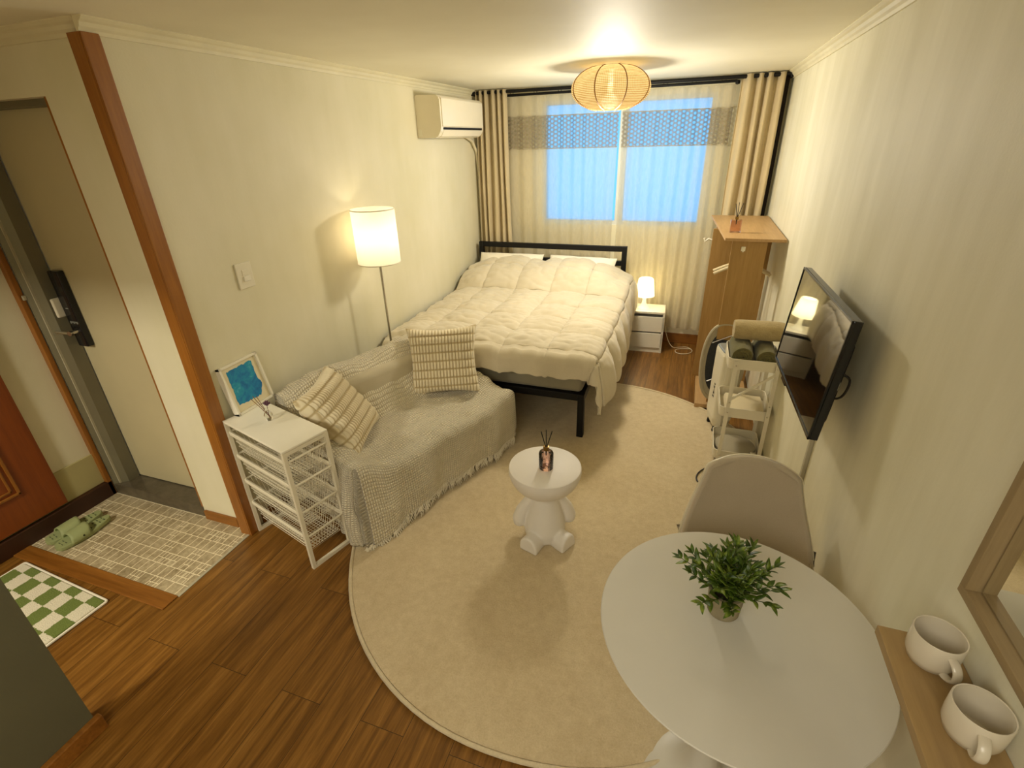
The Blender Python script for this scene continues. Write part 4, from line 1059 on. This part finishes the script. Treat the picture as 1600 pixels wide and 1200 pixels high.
o = obj('foliage', leaves, 'leaf', t, smooth=True, solid=0.0006); o['kind'] = 'stuff'

# ------------------------------------------------------------------ chair
t = thing('dining_chair', 'taupe fabric shell chair tucked under the far side of the round table', 'chair', (0.335, 1.50, 0.012), 0)
def shell(u, v, off=0.0):
    s = 2*u-1
    # v: 0 front edge of seat .. 1 top of back ; +y = towards back
    if v < 0.5:
        q = v/0.5; y = -0.20+0.37*q; z = 0.445-0.028*math.sin(PI*q*0.9)-0.012*(1-q)**4; hw = 0.195+0.035*math.sin(PI*q*.6)
        ny, nz_ = 0, 1
    else:
        q = (v-0.5)/0.5; a = q
        y = 0.17+0.075*math.sin(min(1, a*1.5)*PI/2)+0.03*a; z = 0.425+0.36*a**1.15+0.0*a; hw = 0.232-0.070*ss(0.0, 1.0, a)
        if a > 0.88: hw *= math.sqrt(max(0.0, 1-((a-0.88)/0.12)**2*0.42))
    if v < 0.12: hw *= 0.86+0.14*math.sqrt(v/0.12)
    x = s*hw; edge = abs(s)**2.4
    if v < 0.5: z += 0.055*edge*ss(0.05, .5, v); 
    else: y -= (0.085-0.045*(v-0.5)*2)*edge; z += 0.05*edge*(1-(v-.5)*2) - 0.016*(s*s)*ss(.85, 1, v)
    return Vector((x, y, z))
bm = B(); grid(bm, shell, 48, 60); obj('seat_shell', bm, 'chairfab', t, smooth=True, solid=0.022)
bm = B(); n = 60; loop = [shell(0, k/n) for k in range(n+1)]+[shell(k/30, 1) for k in range(1, 30)]+[shell(1, 1-k/n) for k in range(n+1)]+[shell(1-k/30, 0) for k in range(1, 30)]
tube(bm, [p+Vector((0, 0.012, -0.010)) for p in loop], 0.0075, 8, closed=True); obj('shell_rim', bm, 'chairedge', t, smooth=True)
for sx, sy in ((-1, -1), (1, -1), (-1, 1), (1, 1)):
    obj('leg', tube(B(), [(sx*0.10, 0.0+sy*0.09, 0.395), (sx*0.205, 0.0+sy*0.20, 0.002)], 0.015, 12, radii=[.017, .011]), 'beech', t, smooth=True)
bm = B()
for a, b in (((-.14, -.135, .27), (.14, .135, .27)), ((.14, -.135, .27), (-.14, .135, .27))): tube(bm, [a, b], 0.004, 6)
obj('cross_braces', bm, 'black', t)

# ------------------------------------------------------------------ shelf, mugs, mirror
t = thing('wall_shelf', 'narrow oak shelf board on the right wall holding two mugs', 'shelf', (0.47, 0.0, 0.97))
obj('board', box(B(), -0.001, 0.129, -0.25, 0.909, -0.022, 0.0, 0.0015), 'shelf', t)
def mug(loc, ang, label, full=True):
    t = thing('mug', label, 'mug', loc, ang, 'mugs on the shelf')
    obj('cup', lathe(B(), [(0, 0.0), (0.026, 0.0), (0.036, 0.006), (0.0415, 0.022), (0.0425, 0.040), (0.0425, 0.073), (0.0415, 0.0745), (0.0398, 0.0735), (0.0398, 0.040), (0.038, 0.022), (0.032, 0.010), (0, 0.008)], 56), 'mug', t, smooth=True)
    bm = B(); tb = []
    for k in range(15):
        a = -PI/2+PI*k/14; tb.append(Vector((0.040+0.024*math.cos(a)*1.0, 0, 0.036+0.022*math.sin(a))))
    rings = []
    for i, p in enumerate(tb):
        d = (tb[min(i+1, 14)]-tb[max(i-1, 0)]).normalized(); nn = Vector((d.z, 0, -d.x))
        rings.append([bm.verts.new(p+nn*0.0042*math.cos(q)+Vector((0, 0.0085*math.sin(q), 0))) for q in [2*PI*k/12 for k in range(12)]])
    for a, b in zip(rings, rings[1:]):
        for k in range(12): bm.faces.new((a[k], a[(k+1) % 12], b[(k+1) % 12], b[k]))
    bm.faces.new(rings[0]); bm.faces.new(rings[-1][::-1]); obj('handle', bm, 'mug', t, smooth=True)
mug((0.537, 0.849, 0.9705), math.atan2(-0.062, 0.014), 'white mug on the shelf, the one further from the viewer, near the shelf end')
mug((0.549, 0.710, 0.9705), math.atan2(-0.050, -0.012), 'white mug on the shelf, the one nearer the viewer, under the mirror')
t = thing('wall_mirror', 'oak-framed deep wall mirror above the shelf', 'mirror', (XR, 0.0, 1.0))
y0, y1, z0, z1, fw = 0.05, 0.921, 0.098, 0.95, 0.018
for a, b, c, d, mt in ((y0, y1, z0, z0+fw, 'oakframe_y'), (y0, y1, z1-fw, z1, 'oakframe_y'), (y1-fw, y1, z0+fw, z1-fw, 'oakframe'), (y0, y0+fw, z0+fw, z1-fw, 'oakframe')):
    obj('frame_rail', box(B(), -0.0290, -0.001, a, b, c, d, 0.0006), mt, t)
obj('mirror_glass', box(B(), -0.004, -0.001, y0+fw+0.0025, y1-fw-0.0025, z0+fw+0.0025, z1-fw-0.0025), 'mirror', t)
obj('backing', box(B(), -0.0012, -0.0005, y0+0.004, y1-0.004, z0+0.004, z1-0.004), 'black', t)

# ------------------------------------------------------------------ television
t = thing('television', 'black flat screen television on a wall arm above the trolley', 'television', (0.471, 2.044, 1.166))
ya, ti = -0.029, 0.076
uu = Vector((-math.sin(ya), -math.cos(ya), 0)); nn = Vector((-math.cos(ya), math.sin(ya), 0)); vv = (Vector((0, 0, math.cos(ti)))+nn*(-math.sin(ti))).normalized(); n3 = uu.cross(vv).normalized()
if n3.dot(nn) < 0: n3 = -n3
Rm = Matrix((uu, -n3, vv)).transposed()      # local x towards the viewer, y into the wall, z up
t.rotation_mode = 'QUATERNION'; t.rotation_quaternion = Rm.to_quaternion()
hw, hh = 0.3625, 0.215
obj('housing', box(B(), -hw, hw, 0.002, 0.030, -hh, hh, 0.004), 'blackgloss', t)
obj('rear_cover', box(B(), -hw+0.08, hw-0.08, 0.028, 0.065, -hh+0.03, hh-0.10, 0.012), 'black', t)
bm = B()
for a, b, c, d in ((-hw, hw, hh-0.008, hh), (-hw, hw, -hh, -hh+0.012), (-hw, -hw+0.008, -hh, hh), (hw-0.008, hw, -hh, hh)): box(bm, a, b, -0.003, 0.003, c, d, 0.001)
obj('bezel', bm, 'blackgloss', t)
obj('screen', box(B(), -hw+0.007, hw-0.007, 0.0, 0.0025, -hh+0.011, hh-0.007), 'screen', t)
obj('sensor_bump', box(B(), -0.17, -0.09, -0.002, 0.014, -hh-0.014, -hh+0.001, 0.003), 'blackgloss', t)
bm = B(); box(bm, -0.10, 0.10, 0.064, 0.071, -0.08, 0.08, 0.002); box(bm, -0.03, 0.03, 0.071, 0.1275, -0.05, 0.05, 0.002); obj('wall_mount', bm, 'black', t)
bm = B(); tube(bm, smoothpts([(0.30, 0.035, 0.02), (0.30, 0.075, 0.0), (0.27, 0.085, -0.07), (0.22, 0.08, -0.11), (0.14, 0.07, -0.12)]), 0.004, 8); obj('aerial_cable', bm, 'cabled', t, smooth=True)
bm = B(); box(bm, 0.325, 0.335, 0.028, 0.040, -0.03, 0.0, 0.001); obj('port_plug', bm, 'offwhite', t)
o = obj('cable_trunking', box(B(), XR-0.016, XR-0.0005, 2.073, 2.095, 0.02, 0.98, 0.002), 'seal'); tag(o, 'thin cable trunking running down the wall below the television', 'trunking')

# ------------------------------------------------------------------ trolley, towels
t = thing('trolley', 'white three-tier metal trolley holding rolled towels by the right wall', 'trolley', (0.0, 0.0, 0.012))
cx0, cx1, cy0, cy1 = 0.298, 0.575, 2.90, 3.205
for zi, (zr, dx) in enumerate(((0.715, 0.0), (0.395, 0.0), (0.085, 0.008))):
    poly = rrect(cx0+dx, cx1+dx*0.3, cy0, cy1, 0.035, 6)
    bm = B(); n = len(poly); hgt = 0.062
    lo = [bm.verts.new((x, y, zr-hgt)) for x, y in poly]; hi = [bm.verts.new((x, y, zr)) for x, y in poly]
    for k in range(n): bm.faces.new((lo[k], lo[(k+1) % n], hi[(k+1) % n], hi[k]))
    bm.faces.new(lo[::-1]); tr = obj('tray', bm, 'whitemetal', t, solid=0.0015)
    bm = B(); tube(bm, [(x, y, zr) for x, y in poly], 0.003, 6, closed=True); obj('tray_rim', bm, 'whitemetal', tr)
for x0_, x1_ in ((0.342, 0.337), (0.560, 0.566)):
    obj('post', sqtube(B(), (x0_, cy0-0.008, 0.70), (x1_, cy0-0.008, 0.0), 0.008, 0.022), 'whitemetal', t)
    obj('post', sqtube(B(), (x0_, cy1+0.008, 0.70), (x1_, cy1+0.008, 0.0), 0.008, 0.022), 'whitemetal', t)
bm = B(); sqtube(bm, (0.342, cy0-0.016, 0.46), (0.552, cy0-0.016, 0.645), 0.008, 0.014); obj('diagonal_brace', bm, 'whitemetal', t)
for x0_ in (0.342, 0.560):
    for z in (0.68, 0.44, 0.37, 0.06): obj('rivet', tube(B(), [(x0_, cy0-0.016, z), (x0_, cy0-0.011, z)], 0.004, 8), 'chrome', t)
def roll(loc, L, R, label, mat, rz=0, squash=1.0, axis='Y'):
    t = tag(bpy.data.objects.new('rolled_towel', None), label, 'towel', 'towels on the trolley'); C.objects.link(t); t.location = loc; t.rotation_euler = (0, 0, rz)
    bm = B(); turns = 3.6; n = 110; prev = None
    th_ = R/turns*0.80
    out = []; inn = []
    for k in range(n+1):
        a = 2*PI*turns*k/n; r = R*(0.12+0.88*k/n); rr = r-th_*min(1, k/20+.2)
        out.append((r*math.cos(a), r*math.sin(a)*squash)); inn.append((rr*math.cos(a), rr*math.sin(a)*squash))
    m = 14
    vo, vi = [], []
    for j in range(m+1):
        y = L*(j/m-.5); e = 1.0-0.10*(abs(2*j/m-1)**8)
        wob = lambda x, z, y: 1+0.035*nz(x*25, y*10, z*25)
        vo.append([bm.verts.new((x*e*wob(x, z, y), y, z*e*wob(x, z, y))) for x, z in out]); vi.append([bm.verts.new((x*e, y, z*e)) for x, z in inn])
    for j in range(m):
        for k in range(n):
            bm.faces.new((vo[j][k], vo[j][k+1], vo[j+1][k+1], vo[j+1][k])); bm.faces.new((vi[j][k], vi[j+1][k], vi[j+1][k+1], vi[j][k+1]))
    for j in (0, m):
        for k in range(n): bm.faces.new((vo[j][k], vi[j][k], vi[j][k+1], vo[j][k+1]))
    for j in range(m):
        bm.faces.new((vo[j][n], vi[j][n], vi[j+1][n], vo[j+1][n])); bm.faces.new((vo[j][0], vo[j+1][0], vi[j+1][0], vi[j][0]))
    bmesh.ops.translate(bm, vec=(0, 0, R*squash), verts=bm.verts[:])
    obj('towel_roll', bm, mat, t, smooth=True); return t
roll((0.372, 3.055, 0.671), 0.27, 0.066, 'olive towel roll in the top trolley tray, the one nearer the room', 'towel_o')
roll((0.502, 3.055, 0.671), 0.27, 0.062, 'olive towel roll in the top trolley tray, the one nearer the wall', 'towel_o')
roll((0.448, 3.09, 0.780), 0.27, 0.072, 'tan towel roll lying across the olive ones on the trolley', 'towel_t', PI/2+0.03, 0.92)
t = thing('storage_case', 'pale grey flat round-edged case in the lowest trolley tray', 'case', (0.44, 3.05, 0.037))
obj('case_body', lathe(B(), [(0, 0), (0.118, 0), (0.124, 0.01), (0.124, 0.03), (0.115, 0.038), (0, 0.042)], 40), 'greige', t, smooth=True)
obj('case_latch', box(B(), 0.085, 0.115, -0.11, -0.085, 0.0, 0.045, 0.004), 'offwhite', t)
t = thing('storage_tub', 'cream folded cloth lying in the middle trolley tray', 'cloth', (0.44, 3.06, 0.346))
t.name = 'folded_cloth'
for k in range(3): obj('cloth_layer', box(B(), -0.11+0.004*k, 0.11, -0.12, 0.12-0.006*k, 0.0+0.012*k, 0.012+0.012*k, 0.005), 'coat', t, smooth=True)

# ------------------------------------------------------------------ white appliance, ironing board, cable
t = thing('dehumidifier', 'slim white upright dehumidifier with grey top behind the trolley', 'dehumidifier', (0.303, 3.245, 0.012), math.radians(13))
poly = rrect(0.0, 0.125, 0.0, 0.205, 0.03, 6)
def hull(bm, k0, zlist):
    rings = []
    for z, ins in zlist:
        pr = rrect(0.0+ins*0.6, 0.125-ins, 0.0+ins, 0.205-ins, 0.03, 6)
        rings.append([bm.verts.new((x, y, z+(0.05*(0.205-y) if False else 0))) for x, y in pr])
    for a, b in zip(rings, rings[1:]):
        for q in range(len(a)): bm.faces.new((a[q], a[(q+1) % len(a)], b[(q+1) % len(a)], b[q]))
    bm.faces.new(rings[0][::-1]); bm.faces.new(rings[-1]); return bm
obj('body', hull(B(), 0, [(0.035, 0.03), (0.06, 0.012), (0.11, 0.0), (0.575, 0.0), (0.598, 0.004)]), 'offwhite', t, smooth=False)
obj('top_panel', hull(B(), 0, [(0.599, 0.008), (0.606, 0.010), (0.610, 0.020)]), 'greyplast', t)
for x, y in ((0.025, 0.035), (0.10, 0.035), (0.025, 0.17), (0.10, 0.17)): obj('caster', lathe(B(), [(0.012, 0.0), (0.014, 0.01), (0.010, 0.034)], 14, (x, y, 0)), 'black', t)
bm = B(); rnd = random.Random(4); z = 0.36
for k, (h, w_) in enumerate(((.012, .018), (.018, .022), (.006, .012), (.022, .020), (.016, .024))):
    z -= h+0.008
    for q in range(3): box(bm, -0.0016, -0.0002, 0.075+q*w_*.4, 0.075+q*w_*.4+w_*.25, z+(h*.3 if q == 1 else 0), z+h*(1 if q != 1 else .7))
obj('vertical_lettering', bm, 'ink', t)
t = thing('ironing_board', 'small ironing board with greige cover leaning against the clothes rack', 'ironing board', (0.335, 3.625, 0.047), 0)
t.rotation_euler = (math.radians(-4), 0, 0)
def oval(k, dx=0): return [(0.145*k*math.copysign(abs(math.cos(a))**0.75, math.cos(a)), 0.335+0.30*k*math.copysign(abs(math.sin(a))**0.9, math.sin(a))) for a in [2*PI*i/48 for i in range(48)]]
def plate(bm, poly, y0, y1):
    a = [bm.verts.new((x, y0, z)) for x, z in poly]; b = [bm.verts.new((x, y1, z)) for x, z in poly]; n = len(poly)
    bm.faces.new(a); bm.faces.new(b[::-1])
    for k in range(n): bm.faces.new((a[k], a[(k+1) % n], b[(k+1) % n], b[k]))
    return bm
obj('cover', plate(B(), oval(1.0), 0.0, 0.022), 'greige', t, smooth=False)
obj('mesh_panel', plate(B(), oval(0.78), -0.003, 0.0), 'perf', t)
bm = B(); tube(bm, [(x, -0.001, z) for x, z in oval(0.99)], 0.012, 8, closed=True); obj('cover_edge', bm, 'greige', t, smooth=True)
for z in (0.22, 0.52): obj('folded_leg', tube(B(), [(-0.09, -0.014, z-0.03), (0.06, -0.014, z+0.05)], 0.005, 8), 'chrome', t)
pts = [(0.33, 2.86, 0.018), (0.27, 2.80, 0.018), (0.225, 2.73, 0.018), (0.215, 2.66, 0.018), (0.25, 2.62, 0.018), (0.32, 2.62, 0.018), (0.42, 2.66, 0.018)]
tag(obj('extension_cord', tube(B(), smoothpts(pts), 0.0045, 8), 'cabled', smooth=True), 'dark cord curling on the rug behind the chair', 'cord')

# ------------------------------------------------------------------ corridor fixture, and one added for the kitchen-end fill (their light is set at the top)
for (x, y, s, lab) in ((-0.5, -1.1, 0.76, 'wide square fixture added for the unseen fill light at the kitchen end'), (-2.45, -0.75, 0.17, 'small square ceiling light in the corridor')):
    t = thing('ceiling_light', lab, 'ceiling light', (x, y, 2.25)); obj('housing', box(B(), -s, s, -s, s, 0.02, 0.069, 0.004), 'white', t)
    obj('diffuser', box(B(), -s+0.01, s-0.01, -s+0.01, s-0.01, 0.0, 0.02, 0.004), 'fixture', t)
